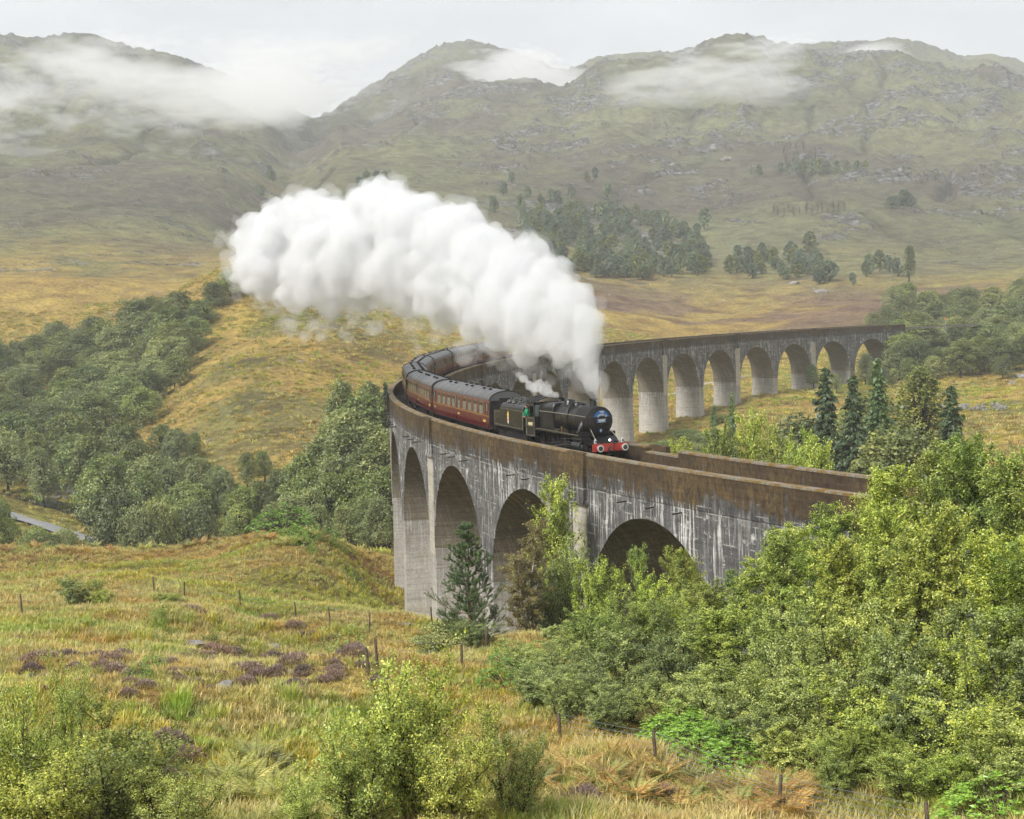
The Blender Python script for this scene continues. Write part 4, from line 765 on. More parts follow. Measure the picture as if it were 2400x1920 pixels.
def rot_basis(rng, n, up=0.35):
    a = rng.normal(size=(n, 3)); a[:, 2] += up; nrm = a/np.linalg.norm(a, axis=1)[:, None]
    b = rng.normal(size=(n, 3)); b -= nrm*np.sum(b*nrm, 1)[:, None]; t_ = b/np.linalg.norm(b, axis=1)[:, None]
    return t_, np.cross(nrm, t_)
def leaves(name, P, size, rng, asp=0.62, var=None, up=0.35, dirs=None):
    n = len(P); t_, b = rot_basis(rng, n, up)
    if dirs is None:                                                     # blades turn their faces outwards and to the light
        ctr = np.array([0, 0, P[:, 2].max()*0.42]); o_ = P-ctr; o_ /= np.linalg.norm(o_, axis=1)[:, None]+1e-6; nr_ = o_*0.6+rng.normal(0, 0.62, (n, 3))+np.array([0, 0, 0.6]); nr_ /= np.linalg.norm(nr_, axis=1)[:, None]
        b = rng.normal(size=(n, 3)); b -= nr_*np.sum(b*nr_, 1)[:, None]; t_ = b/np.linalg.norm(b, axis=1)[:, None]; b = np.cross(nr_, t_)
    if dirs is not None:
        t_ = dirs/np.linalg.norm(dirs, axis=1)[:, None]; q = rng.normal(size=(n, 3)); q -= t_*np.sum(q*t_, 1)[:, None]; b = q/np.linalg.norm(q, axis=1)[:, None]
    s = (size*rng.uniform(0.6, 1.25, n))[:, None] if np.isscalar(size) else size[:, None]
    V = np.stack([P-t_*s*0.5, P+b*s*0.5*asp - t_*s*0.05, P+t_*s*0.5, P-b*s*0.5*asp - t_*s*0.05], 1).reshape(-1, 3)
    me = mesh_np(name, V, np.arange(n*4).reshape(-1, 4)); fattr(me, 'var', np.clip(rng.normal(0.45, 0.22, n) if var is None else var, 0, 1), 'FACE'); return me
def tubes(name, branches, n=5):
    V = []; Q = []; base = 0
    for pts, rad in branches:
        pts = np.asarray(pts, float); m = len(pts); d = np.gradient(pts, axis=0); d /= np.linalg.norm(d, axis=1)[:, None]+1e-9
        ref = np.where(np.abs(d[:, 2:3]) > 0.9, np.array([[1., 0, 0]]), np.array([[0, 0, 1.]])); a = np.cross(d, ref); a /= np.linalg.norm(a, axis=1)[:, None]; b = np.cross(d, a)
        k = n if rad[0] > 0.02 else 3
        th = np.arange(k)/k*2*math.pi
        V.append((pts[:, None] + (a[:, None]*np.cos(th)[None, :, None] + b[:, None]*np.sin(th)[None, :, None])*np.asarray(rad)[:, None, None]).reshape(-1, 3))
        i = base+np.arange(m*k).reshape(m, k); j = np.roll(i, -1, 1); Q.append(np.stack([i[:-1], j[:-1], j[1:], i[1:]], -1).reshape(-1, 4)); base += m*k
    return mesh_np(name, np.concatenate(V), np.concatenate(Q), smooth=True)
def curve(p, d, L, n, rng, bend=(0, 0, 0), wob=0.12):
    pts = [np.array(p, float)]; d = np.array(d, float)/np.linalg.norm(d); st = L/(n-1)
    for i in range(n-1):
        d = d + np.array(bend)/(n-1) + rng.normal(0, wob, 3)/math.sqrt(n); d /= np.linalg.norm(d); pts.append(pts[-1]+d*st)
    return np.array(pts)
def broad(seed, H, W, base=0.12, stems=1, nbr=26, nsub=7, nleaf=16000, lsize=0.08, asc=0.7, tip=0.6, spread=0.10, dens_top=1.0, clump=0.5, droop=0.0, trunk_r=None):
    """leafy tree of height H and width W: stems, ascending limbs, side twigs and leaves along the twigs"""
    rng = np.random.default_rng(seed); br = []; tw = []; tr = trunk_r or 0.018*H+0.02
    for s in range(stems):
        a0 = rng.uniform(0, 6.28); lean = 0.0 if stems == 1 else rng.uniform(0.12, 0.42)
        hs = H*(1 if s == 0 else rng.uniform(0.68, 0.98))
        tk_ = curve((0.10*stems*math.cos(a0)*.6, 0.10*stems*math.sin(a0)*.6, -0.3), (math.cos(a0)*lean, math.sin(a0)*lean, 1), hs*0.95+0.3, 9, rng, (0, 0, 0.15), 0.10)
        r0 = tr*(1 if stems == 1 else 0.7); br.append((tk_, np.linspace(r0, r0*0.12, 9)))
        nb = nbr if stems == 1 else max(6, nbr//stems)
        for i in range(nb):
            t = base + (1-base)*((i+rng.uniform(0, 1))/nb)**(0.85); t = min(t, 0.97); x = t*8; k = min(int(x), 7); p = tk_[k]*(1-(x-k))+tk_[k+1]*(x-k)
            prof = math.sqrt(max(0.02, 1-((t-0.42)/(0.62))**2)) if t > 0.42 else 0.72+0.28*math.sin(t/0.42*math.pi/2)
            prof = prof**tip; L = W*0.5*prof*rng.uniform(0.55, 1.15)*(1 if stems == 1 else 0.72); az = i*2.399+rng.uniform(-.5, .5)+a0
            d = (math.cos(az), math.sin(az), asc*rng.uniform(0.5, 1.3)+0.6*max(0, t-0.6)); b = curve(p, d, max(L, 0.15*W*0.5), 6, rng, (0, 0, 0.35*asc-droop), 0.22)
            r1 = r0*(1-t)*0.45+0.008; br.append((b, np.linspace(r1, 0.004, 6)))
            for j in range(nsub):
                u_ = (j+rng.uniform(0.3, 1))/nsub; x = u_*5; k = min(int(x), 4); p2 = b[k]*(1-(x-k))+b[k+1]*(x-k); bd = b[min(k+1, 5)]-b[k]; bd /= np.linalg.norm(bd)+1e-9
                dd = bd*0.8 + rng.normal(0, 0.65, 3) + (0, 0, 0.25*asc-droop*0.8); l2 = max(0.10*W*0.5, L*0.42*(1.1-0.5*u_))*rng.uniform(0.6, 1.2); w_ = curve(p2, dd, l2, 4, rng, (0, 0, -droop*0.8), 0.2)
                br.append((w_, np.linspace(0.006, 0.003, 4))); tw.append((w_, l2, rng.lognormal(0, clump)))
    wts = np.array([l*c for _, l, c in tw]); cnt = rng.multinomial(nleaf, wts/wts.sum()); P = []; vr = []
    for (w_, l2, c), n in zip(tw, cnt):
        if n == 0: continue
        u_ = rng.uniform(0.05, 1.05, n)*3; k = np.minimum(u_.astype(int), 2); f = (u_-k)[:, None]; q = w_[k]*(1-f)+w_[k+1]*f
        P.append(q + rng.normal(0, spread*W*0.10+0.02, (n, 3))); vr.append(np.clip(rng.normal(0.42, 0.12)+rng.normal(0, 0.24, n), 0, 1))
    P = np.concatenate(P); vr = np.concatenate(vr); P[:, 2] = np.maximum(P[:, 2], 0.03)
    return tubes('trunk', br), leaves('crown', P, lsize, rng, 0.62, vr)
def spruce(seed, H, W, nleaf=9000, droop=0.6, lsize=0.30, base=0.04, dens=26, asc=0.0, asp=0.30):
    rng = np.random.default_rng(seed); br = [(curve((0, 0, -0.3), (0, 0, 1), H+0.3, 8, rng, (0, 0, 0.2), 0.01), np.linspace(0.014*H+0.03, 0.01, 8))]; P = []; D = []
    for i in range(dens*6):
        t = base+(1-base)*(i+rng.uniform(0, 1))/(dens*6); L = W*0.5*((1-t)**0.85*0.95+0.05)*rng.uniform(0.55, 1.15); az = i*2.399+rng.uniform(-.4, .4)
        b = curve((0, 0, t*H), (math.cos(az), math.sin(az), 0.35+asc-0.35*(1-t)), max(L, 0.12), 6, rng, (0, 0, asc*1.2-droop), 0.10); br.append((b, np.linspace(0.03*(1-t)+0.008, 0.004, 6)))
        n = max(6, int(nleaf/(dens*6)*(L/(W*0.28)))); u_ = rng.uniform(0.12, 1.0, n)*5; k = np.minimum(u_.astype(int), 4); f = (u_-k)[:, None]; q = b[k]*(1-f)+b[k+1]*f; bd = b[k+1]-b[k]; bd /= np.linalg.norm(bd, axis=1)[:, None]
        P.append(q+rng.normal(0, 0.05*W*0.3, (n, 3))*np.array([1, 1, 0.6])); D.append(bd+rng.normal(0, 0.45, (n, 3))+np.array([0, 0, -droop*0.6+asc*0.5]))
    P = np.concatenate(P); D = np.concatenate(D); return tubes('trunk', br), leaves('crown', P, lsize, rng, asp, None, 0.35, D)
def scots(seed, H, W):
    rng = np.random.default_rng(seed); br = [(curve((0, 0, -0.3), (0, 0, 1), H+0.3, 9, rng, (0, 0, 0.1), 0.02), np.linspace(0.11, 0.012, 9))]; P = []; D = []
    for i in range(13):
        t = 0.06+0.90*(i/12)
        for j in range(6):
            az = j*1.047+i*0.7+rng.uniform(-.3, .3); L = W*0.5*(1.02-t)**0.75*rng.uniform(0.45, 1.25)+0.2
            b = curve((0, 0, t*H), (math.cos(az), math.sin(az), 0.15), L, 7, rng, (0, 0, 0.75), 0.22); br.append((b, np.linspace(0.028*(1-t)+0.01, 0.006, 7)))
            shoots = [b[3:]]
            for k in range(10):
                x = rng.uniform(1.0, 6); q = b[int(x)]; shoots.append(curve(q, (b[-1]-b[0])/L*0.8+rng.normal(0, 0.5, 3)+(0, 0, 0.45), L*0.28+0.08, 4, rng, (0, 0, 0.4), 0.1))
            for sh in shoots:
                br.append((sh, np.linspace(0.009, 0.005, len(sh)))); n = 60; u_ = rng.uniform(0.2, 1.0, n)*(len(sh)-1); k = np.minimum(u_.astype(int), len(sh)-2); f = (u_-k)[:, None]; q = sh[k]*(1-f)+sh[k+1]*f
                bd = sh[k+1]-sh[k]; bd /= np.linalg.norm(bd, axis=1)[:, None]; d = bd*0.7+rng.normal(0, 0.6, (n, 3)); P.append(q+d/np.linalg.norm(d, axis=1)[:, None]*0.05); D.append(d)
    P = np.concatenate(P); D = np.concatenate(D); return tubes('trunk', br), leaves('crown', P, 0.155, rng, 0.16, None, 0.3, D)
def rhodo(seed, H, W, nw=340, ls=0.17):
    """evergreen bush: whorls of long leaves over a lumpy dome"""
    rng = np.random.default_rng(seed); P = []; D = []; br = []
    for i in range(nw):
        az = rng.uniform(0, 6.28); c = rng.uniform(0, 1)**0.6; rad = W*0.5*math.sqrt(1-(1-c)**2)*rng.uniform(0.75, 1.05)*(1+0.18*math.sin(3*az+seed)); z = H*(1-c)*rng.uniform(0.8, 1.08)+0.15; o = np.array([rad*math.cos(az), rad*math.sin(az), z])
        n = np.array([math.cos(az)*c, math.sin(az)*c, 0.9]); n /= np.linalg.norm(n)
        if i % 6 == 0: br.append((curve((o[0]*.1, o[1]*.1, -0.1), o, np.linalg.norm(o)*0.95, 5, rng, (0, 0, 0.2), 0.1), np.linspace(0.03, 0.01, 5)))
        k = 9; th = np.arange(k)/k*6.28+rng.uniform(0, 1); e1 = np.cross(n, (0.3, 0.9, 0.1)); e1 /= np.linalg.norm(e1); e2 = np.cross(n, e1)
        d = e1[None]*np.cos(th)[:, None]+e2[None]*np.sin(th)[:, None]+n*rng.uniform(0.05, 0.6); d /= np.linalg.norm(d, axis=1)[:, None]; P.append(o+d*ls*0.5); D.append(d)
    return tubes('stems', br), leaves('foliage', np.concatenate(P), ls, rng, 0.34, None, 0.9, np.concatenate(D))
def puffy(seed, H, W, base=0.18, npf=46, pr=0.20, nleaf=9000, lsize=0.34, dome=1.0, trunk_r=None, stems=1, flat=0.8, asp=0.7):
    """broad crown: limbs carry leafy masses over a dome, with gaps between them"""
    rng = np.random.default_rng(seed); br = []; tr = trunk_r or 0.02*H+0.03; hb = H*base; hc = H-hb
    tk_ = curve((0, 0, -0.3), (0, 0, 1), hb+hc*0.55+0.3, 7, rng, (0, 0, 0.1), 0.06); br.append((tk_, np.linspace(tr, tr*0.35, 7))); P = []; N = []; vr = []
    lop = rng.normal(0, 0.10, 3)
    for i in range(npf):
        z = (i+0.5)/npf; az = i*2.399+rng.uniform(-.5, .5); zz = z**0.8; rr = math.sqrt(max(0.0, 1-abs(2*zz-0.75)**2.2/ (1.25**2.2)))*rng.uniform(0.62, 1.0) if i % 4 else rng.uniform(0.0, 0.6)
        c = np.array([W*0.5*rr*0.82*math.cos(az), W*0.5*rr*0.82*math.sin(az), hb+hc*(0.06+0.80*zz)]); c[:2] += lop[:2]*W*zz
        r_ = W*pr*rng.uniform(0.65, 1.2)*(1.1-0.3*zz); j = min(6, int(2+4*zz)); br.append((np.stack([tk_[j]*(1-t)+c*t+np.array([0, 0, 0.08*W*math.sin(math.pi*t)]) for t in np.linspace(0, 1, 5)]), np.linspace(tr*0.3, 0.02, 5)))
        n = int(nleaf/npf*rng.uniform(0.7, 1.3)); d = rng.normal(size=(n, 3)); d /= np.linalg.norm(d, axis=1)[:, None]; d[:, 2] = np.where(d[:, 2] < -0.35, -d[:, 2], d[:, 2])
        rad = r_*(1+0.22*np.sin(d[:, 0]*5+i)*np.sin(d[:, 1]*5+2*i)+0.15*np.sin(9*d[:, 2]+3*i))*rng.uniform(0.55, 1.08, n)**0.5
        P.append(c+d*rad[:, None]*np.array([1, 1, flat])); N.append(d); vr.append(np.clip(rng.normal(0.42, 0.12)+rng.normal(0, 0.22, n), 0, 1))
    P = np.concatenate(P); vr = np.concatenate(vr); P[:, 2] = np.maximum(P[:, 2], 0.03); return tubes('trunk', br), leaves('crown', P, lsize, rng, asp, vr, 0.5)
# prototypes: (trunk mesh, crown mesh)
def proto(tm, lm): tm[0].materials.append(tm[1]); lm[0].materials.append(lm[1]); return (tm[0], lm[0])
def kinds(fn, mats, tb, seeds, **kw):
    out = []
    for s, m in zip(seeds, mats):
        a, b = fn(s, **kw); out.append(proto((a, tb), (b, m)))
    return out
PR = {}
PR['birch'] = (6.0, 3.6, kinds(broad, [L_birch, L_yel, L_fresh], B_dark, (1, 2, 3), H=6.0, W=3.6, base=0.10, stems=1, nbr=46, nsub=8, nleaf=27000, lsize=0.092, asc=0.9, tip=0.8, spread=0.13, clump=0.75))
PR['thick'] = (5.0, 5.0, kinds(broad, [L_will, L_birch, L_will, L_fresh], B_dark, (11, 12, 13, 14), H=5.0, W=5.0, base=0.02, stems=5, nbr=70, nsub=8, nleaf=25000, lsize=0.10, asc=0.75, tip=0.55, spread=0.11, clump=1.15))
PR['airy'] = (4.0, 3.6, kinds(broad, [L_birch, L_yel], B_dark, (21, 22), H=4.0, W=4.4, base=0.06, stems=6, nbr=84, nsub=9, nleaf=19000, lsize=0.082, asc=0.75, tip=0.5, spread=0.13, clump=0.5))
PR['bronze'] = (8.0, 4.0, kinds(broad, [L_brown], B_birch, (31,), H=8.0, W=4.0, base=0.10, stems=2, nbr=60, nsub=8, nleaf=34000, lsize=0.085, asc=0.55, tip=0.7, spread=0.11, droop=0.25, clump=0.5))
PR['wood'] = (10.0, 9.0, kinds(puffy, [L_oak, L_mida, L_midb, L_oak], B_dark, (41, 42, 43, 44), H=10.0, W=9.0, base=0.10, npf=58, pr=0.17, nleaf=11000, lsize=0.30))
PR['alder'] = (10.0, 6.0, kinds(puffy, [L_oak, L_mida, L_midb], B_dark, (51, 52, 53), H=10.0, W=6.2, base=0.10, npf=60, pr=0.17, nleaf=11000, lsize=0.24, flat=1.0))
PR['shrub'] = (4.0, 6.0, kinds(puffy, [L_oak, L_midb, L_mida], B_dark, (61, 62, 63), H=4.0, W=6.0, base=0.0, npf=60, pr=0.16, nleaf=14000, lsize=0.17, flat=0.8))
PR['spruce'] = (18.0, 6.0, kinds(spruce, [L_spr, L_pine], B_dark, (71, 72), H=18.0, W=6.6, nleaf=20000, droop=0.8, lsize=0.46, asp=0.36, dens=34))
PR['poplar'] = (16.0, 5.5, kinds(puffy, [L_oak, L_midb], B_dark, (75, 76), H=16.0, W=5.4, base=0.04, npf=80, pr=0.15, nleaf=14000, lsize=0.26, flat=1.7))
PR['farpine'] = (10.0, 6.0, kinds(puffy, [L_far, L_oak, L_far, L_far], B_dark, (81, 82, 83, 84), H=10.0, W=6.2, base=0.04, npf=46, pr=0.115, nleaf=3600, lsize=0.5, flat=1.25))
PR['larch'] = (8.0, 5.0, kinds(puffy, [L_larch, L_larch], B_dark, (85, 86), H=8.0, W=5.0, base=0.12, npf=26, pr=0.13, nleaf=900, lsize=0.45, flat=1.5, asp=0.3))
PR['scots'] = (7.5, 4.2, [proto((lambda ab: (ab[0], B_pine))(sc_ := scots(91, 7.5, 4.4)), (sc_[1], L_pine))])
PR['rhodo'] = (2.2, 3.4, kinds(rhodo, [L_rhod, L_rhod], B_dark, (95, 96), H=2.2, W=3.4))
def plant(kind, i, x, y, h, w=None, name='tree', label=None, cat='tree', group=None, rz=None, z=None, parts=('trunk', 'crown')):
    H, W, lst = PR[kind]; tm, lm = lst[i % len(lst)]; zz = gz(x, y) if z is None else z
    o = empty(name, (x, y, zz-0.05), R8.uniform(0, 6.28) if rz is None else rz, label, cat, group); sz = h/H; sw = (w/W) if w else sz*R8.uniform(0.92, 1.1); o.scale = (sw, sw*R8.uniform(.93, 1.07), sz)
    for nm, me in zip(parts, (tm, lm)): link(bpy.data.objects.new(nm, me), o)
    return o
def top(kind, i, u, v, r, w=None, minh=1.0, **kw):
    """plant whose top is seen at (u, v) at distance r"""
    P = at(u, v, r); g = gz(P[0], P[1]); return plant(kind, i, P[0], P[1], max(P[2]-g, minh), w, z=g, **kw)
# --- wood on the left hillside
rp = random.Random(3)
def in_poly(poly, u, v):
    c_ = False
    for (x0, y0), (x1, y1) in zip(poly, poly[1:]+poly[:1]):
        if (y0 > v) != (y1 > v) and u < (x1-x0)*(v-y0)/(y1-y0)+x0: c_ = not c_
    return c_
wood = [(-60, 850), (60, 850), (170, 830), (250, 800), (330, 765), (430, 735), (540, 690), (580, 700), (520, 735), (475, 770), (455, 850), (440, 905), (370, 965), (330, 1010), (200, 1060), (-60, 1090)]
spots = []
while len(spots) < 66:
    best = None
    for q in range(12):
        u, v = rp.uniform(-60, 580), rp.uniform(690, 1090)
        if not in_poly(wood, u, v): continue
        d = min([((u-a)/1.3)**2+(v-b)**2 for a, b in spots] or [1e9])
        if best is None or d > best[0]: best = (d, u, v)
    if best: spots.append(best[1:])
for u, v in spots:
    P, r = hit(u, v); h = rp.uniform(8.0, 11.5)*(0.85 if v < 800 else 1.0)
    where = 'top end of the wood climbing the left hillside' if v < 790 else ('middle of the wood on the left hillside' if v < 930 else 'lower edge of the wood on the left hillside')
    plant('wood', rp.randrange(4), P[0], P[1], h, h*rp.uniform(.95, 1.25), z=P[2], name='broadleaf_tree', label='round-crowned dull green tree at the ' + where, group='trees of the wood on the left hillside')
# --- trees along the river in the valley, left
for u, v, r, k in ((96, 1038, 285, 'alder'), (209, 1005, 290, 'alder'), (284, 980, 300, 'wood'), (376, 988, 305, 'alder'), (409, 1000, 300, 'wood'), (451, 1009, 305, 'alder'), (309, 1026, 280, 'alder'), (363, 1059, 270, 'wood'), (401, 1080, 262, 'alder'), (451, 1063, 270, 'wood'), (342, 1097, 255, 'alder'), (500, 1085, 262, 'alder'), (522, 1092, 258, 'alder'), (576, 1055, 272, 'alder'), (618, 1051, 275, 'alder'), (25, 959, 320, 'wood'), (83, 1001, 305, 'alder'), (12, 1017, 298, 'wood'), (175, 1009, 295, 'wood'), (555, 1130, 240, 'alder'), (601, 1118, 245, 'alder'), (651, 1092, 255, 'alder'), (240, 1060, 272, 'wood'), (140, 960, 320, 'wood'), (-20, 990, 310, 'wood'), (480, 1120, 248, 'alder'), (690, 1085, 252, 'wood'), (270, 1000, 300, 'alder'), (430, 1120, 246, 'wood')):
    top(k, rp.randrange(4), u, v, r, None, 4.0, name='riverside_tree', label='green broadleaf tree by the river, ' + ('behind the road at the left edge' if u < 230 else ('above the broad dark bush' if u < 460 else 'left of the clump beside the viaduct')), group='trees along the river in the valley')
for u, v, r, w, i, lab in ((275, 1138, 205, 9.5, 0, 'broad dark green bush behind the bracken brow, left of centre'), (376, 1168, 208, 7, 1, 'olive bush next to the broad dark bush by the river'), (455, 1172, 210, 6.5, 0, 'dark bush at the river edge below the leaning bare tree'), (-10, 1160, 205, 5, 2, 'yellow-green bush at the left picture edge by the road'), (85, 1236, 200, 5.5, 2, 'low yellowish bush below the road'), (146, 1238, 197, 5, 1, 'low grey-green bush under the road end'), (104, 1248, 192, 5, 0, 'low dark bush on the brow left of the field'), (330, 1185, 200, 6, 1, 'olive shrub between two dark bushes on the brow')):
    top('shrub', i, u, v, r, w, 1.8, name='bush', label=lab, cat='bush')
# --- clump left of the viaduct
for u, v, r, k, i, lab in ((776, 866, 262, 'poplar', 1, 'tall slim grey-green tree left of the viaduct, tallest of its clump'), (845, 872, 268, 'poplar', 1, 'slim tree rising just behind the tallest tree left of the viaduct'), (883, 913, 255, 'poplar', 0, 'narrow dark tree close to the left end of the viaduct bend'), (903, 897, 262, 'spruce', 0, 'dark narrow conifer tip beside the viaduct bend')):
    top(k, i, u, v, r, None, 5, name='slim_tree', label=lab)
for u, v, r in ((827, 905, 255), (785, 942, 248), (751, 1017, 240), (814, 988, 238), (868, 976, 236), (893, 1000, 228), (730, 1092, 232), (772, 1101, 225), (820, 1090, 226), (877, 1101, 215), (710, 1134, 222), (751, 1172, 212), (814, 1178, 205), (856, 1163, 203), (889, 1155, 200), (680, 1150, 220), (720, 1050, 240), (842, 1040, 230), (780, 1050, 232), (905, 1085, 210), (640, 1170, 214)):
    top('alder', rp.randrange(3), u, v, r, None, 3.0, name='broadleaf_tree', label='leafy green tree in the clump left of the viaduct piers, ' + ('under the slim tall trees' if v < 1000 else ('in its middle' if v < 1110 else 'at its foot')), group='trees of the clump left of the piers')
P, _ = hit(668, 1245); plant('rhodo', 0, P[0], P[1], 2.6, 6.5, name='rhododendron_bush', label='pale green rhododendron dome on the brow below the clump', cat='bush', parts=('stems', 'foliage'))
for j, (u, v, w) in enumerate(((705, 1282, 2.6), (730, 1268, 2.2), (770, 1262, 2.4), (810, 1268, 2.5), (850, 1285, 2.0), (690, 1262, 2.8), (880, 1270, 2.2), (730, 1298, 1.4))):
    P, _ = hit(u, v); plant('rhodo', j, P[0], P[1], w*0.5, w, name='rhododendron_bush', label='small pale rhododendron on the bracken brow left of the piers', cat='bush', group='small rhododendrons on the brow', parts=('stems', 'foliage'))
# --- woods beyond the far end, right
for u, v, r in ((2095, 745, 470), (2142, 757, 462), (2190, 757, 465), (2234, 757, 470), (2287, 751, 475), (2343, 757, 470), (2384, 751, 475), (2170, 790, 446), (2217, 796, 445), (2287, 790, 448), (2343, 790, 445), (2114, 807, 440), (2155, 815, 430), (2212, 815, 430), (2259, 832, 425), (2315, 812, 435), (2370, 796, 445), (2279, 860, 410), (2400, 800, 430), (2330, 840, 420), (2420, 760, 450), (2110, 690, 540), (2180, 675, 550), (2260, 668, 555), (2330, 682, 545), (2390, 664, 560), (2140, 715, 500), (2230, 710, 505), (2310, 715, 500), (2420, 690, 530), (2225, 845, 418), (2130, 850, 425), (2365, 720, 500), (2190, 705, 520), (2118, 775, 420), (2150, 790, 415), (2135, 835, 405), (2185, 830, 408), (2240, 800, 440), (2300, 830, 425), (2400, 840, 420), (2350, 870, 400), (2105, 790, 412), (2165, 745, 455), (2120, 745, 455)):
    P = at(u, v, r); g = gz(P[0], P[1]); h = min(max(P[2]-g, 6), 12); plant('alder' if rp.random() < .45 else 'wood', rp.randrange(3), P[0], P[1], h, h*rp.uniform(.8, 1.0), z=g, name='broadleaf_tree', label='green tree of the wood past the last far arch, ' + ('left part' if u < 2180 else 'near the right picture edge'), group='trees beyond the far end of the viaduct')
rw = [(2010, 770), (2060, 735), (2100, 720), (2420, 705), (2440, 870), (2330, 880), (2280, 895), (2220, 880), (2140, 870), (2100, 850)]
sp2 = []
while len(sp2) < 44:
    best = None
    for q in range(10):
        u, v = rp.uniform(2010, 2440), rp.uniform(705, 890)
        if not in_poly(rw, u, v): continue
        d = min([(u-a)**2+(v-b)**2 for a, b in sp2] or [1e9])
        if best is None or d > best[0]: best = (d, u, v)
    if best: sp2.append(best[1:])
for u, v in sp2:
    P, r = hit(u, v); h = rp.uniform(6.5, 10.5); plant('wood' if rp.random() < .5 else 'alder', rp.randrange(4), P[0], P[1], h, h*rp.uniform(.9, 1.15), z=P[2], name='broadleaf_tree', label='green tree of the wood beyond the far viaduct end, ' + ('upper edge' if v < 770 else 'lower edge'), group='trees beyond the far end of the viaduct')
for u, v, r, lab in ((1906, 850, 392, 'round bush-like tree half covering the third arch from the far end'), (1960, 872, 380, 'dark tree standing in the second arch from the far end'), (2028, 822, 402, 'leafy tree covering the foot of the last far arch'), (2060, 842, 392, 'bright green tree in front of the last far arch'), (2090, 860, 395, 'dark tree right of the last far arch'), (1955, 820, 450, 'dark tree seen through the second far arch from behind'), (2045, 815, 470, 'dark tree seen through the last far arch from behind'), (1865, 845, 430, 'dark tree seen through the third far arch from behind'), (1770, 855, 425, 'shrubby tree seen through the fifth arch from the far end')):
    top('alder', rp.randrange(3), u, v, r, None, 4, name='tree_by_the_arches', label=lab)
# --- conifers in the meadow inside the bend
for u, v, r, k, i, w, lab in ((1934, 862, 190, 'spruce', 0, 9.0, 'drooping dark spruce, leftmost of the tall conifers in the meadow'), (1999, 880, 188, 'spruce', 0, 8.4, 'narrow dark spruce, second from left in the meadow'), (2056, 842, 195, 'spruce', 1, 8.4, 'tall spruce with light green top, third from left in the meadow'), (2159, 826, 215, 'poplar', 0, 8.5, 'tall grey-green upright conifer right of the three spruces'), (2229, 905, 188, 'spruce', 0, 9.6, 'broad dark cone-shaped conifer, rightmost in the meadow'), (1673, 950, 240, 'spruce', 1, 4.2, 'young bright conifer left of the meadow, before the far piers'), (1715, 920, 245, 'spruce', 1, 4.0, 'slim young conifer right beside the far pier foot')):
    top(k, i, u, v, r, w, 5, name='conifer', label=lab)
for u, v, r in ((1883, 955, 212), (1975, 940, 214), (2025, 905, 225), (2085, 985, 185), (2125, 985, 182), (1850, 1000, 190)):
    top('alder', rp.randrange(3), u, v, r, None, 4, name='broadleaf_tree', label='soft grey-green tree standing among the meadow conifers', group='broadleaf trees among the meadow conifers')
for u, v, r, i in ((1700, 1010, 128, 1), (1758, 994, 130, 0), (1814, 1008, 127, 1), (1870, 1040, 120, 2), (1655, 1040, 132, 2), (1905, 1060, 112, 0), (1600, 1052, 140, 0)):
    top('birch', i, u, v, r, 5.0, 3, name='birch_tree', label='light green birch rising behind the inner parapet', group='birches behind the inner parapet')
for u, v, r in ((1610, 1005, 320), (1560, 1030, 300), (1500, 1040, 290), (1660, 1010, 300), (1600, 1035, 280), (1705, 990, 330), (1450, 1045, 300)):
    top('shrub', rp.randrange(3), u, v, r, 8, 1.5, name='bush', label='low scrubby bush on the ground below the far piers', cat='bush', group='scrub below the far piers')
# --- pine plantation on the far hillside
poly = [(1190, 545), (1260, 520), (1330, 500), (1440, 500), (1560, 520), (1650, 565), (1700, 595), (1850, 610), (1975, 650), (1970, 668), (1850, 668), (1700, 648), (1500, 660), (1330, 650), (1280, 610)]
def inside(u, v):
    c_ = False
    for (x0, y0), (x1, y1) in zip(poly, poly[1:]+poly[:1]):
        if (y0 > v) != (y1 > v) and u < (x1-x0)*(v-y0)/(y1-y0)+x0: c_ = not c_
    return c_
cnt = 0
while cnt < 270:
    u, v = rp.uniform(1190, 1980), rp.uniform(500, 670)
    if not inside(u, v): continue
    P, r = hit(u, v); cnt += 1; plant('farpine', rp.randrange(4), P[0], P[1], rp.uniform(5.5, 10.5), rp.uniform(4.6, 7.5), name='plantation_pine', label='dark blue-green pine in the hillside plantation, ' + ('left part behind the steam' if u < 1420 else ('middle part' if u < 1680 else 'thin right end')), group='pines of the hillside plantation')
for u, v, h in ((1830, 412, 9), (1850, 414, 10), (1868, 410, 11), (1885, 413, 12), (1902, 412, 13), (1920, 411, 12), (1940, 412, 10), (1960, 410, 10), (1985, 409, 9), (2010, 406, 9), (2030, 404, 8), (1780, 414, 9), (1760, 412, 6), (1422, 470, 12), (1395, 425, 9), (1375, 430, 8), (1340, 470, 9), (1310, 490, 11), (1340, 515, 12), (1290, 480, 10), (1270, 505, 12), (1235, 470, 9), (1220, 500, 11), (1900, 600, 13), (2040, 645, 10), (2062, 640, 11), (2085, 640, 9), (2105, 650, 9), (2030, 650, 7), (2000, 672, 6), (1200, 430, 8), (1180, 460, 9), (1160, 500, 10), (1650, 540, 13), (1560, 535, 11), (1410, 525, 14), (860, 440, 10), (880, 445, 11), (900, 440, 10), (842, 446, 8), (630, 420, 11), (640, 430, 10), (612, 470, 9)):
    P, r = hit(u, v); plant('farpine', rp.randrange(4), P[0], P[1], h, h*0.62, name='lone_pine', label='dark pine standing apart on the open mountainside', group='scattered pines on the mountainside')
P, r = hit(2131, 665); plant('poplar', 0, P[0], P[1], 17, 6, name='cypress_shaped_tree', label='tall dark column-shaped tree on the right hillside above the wood')
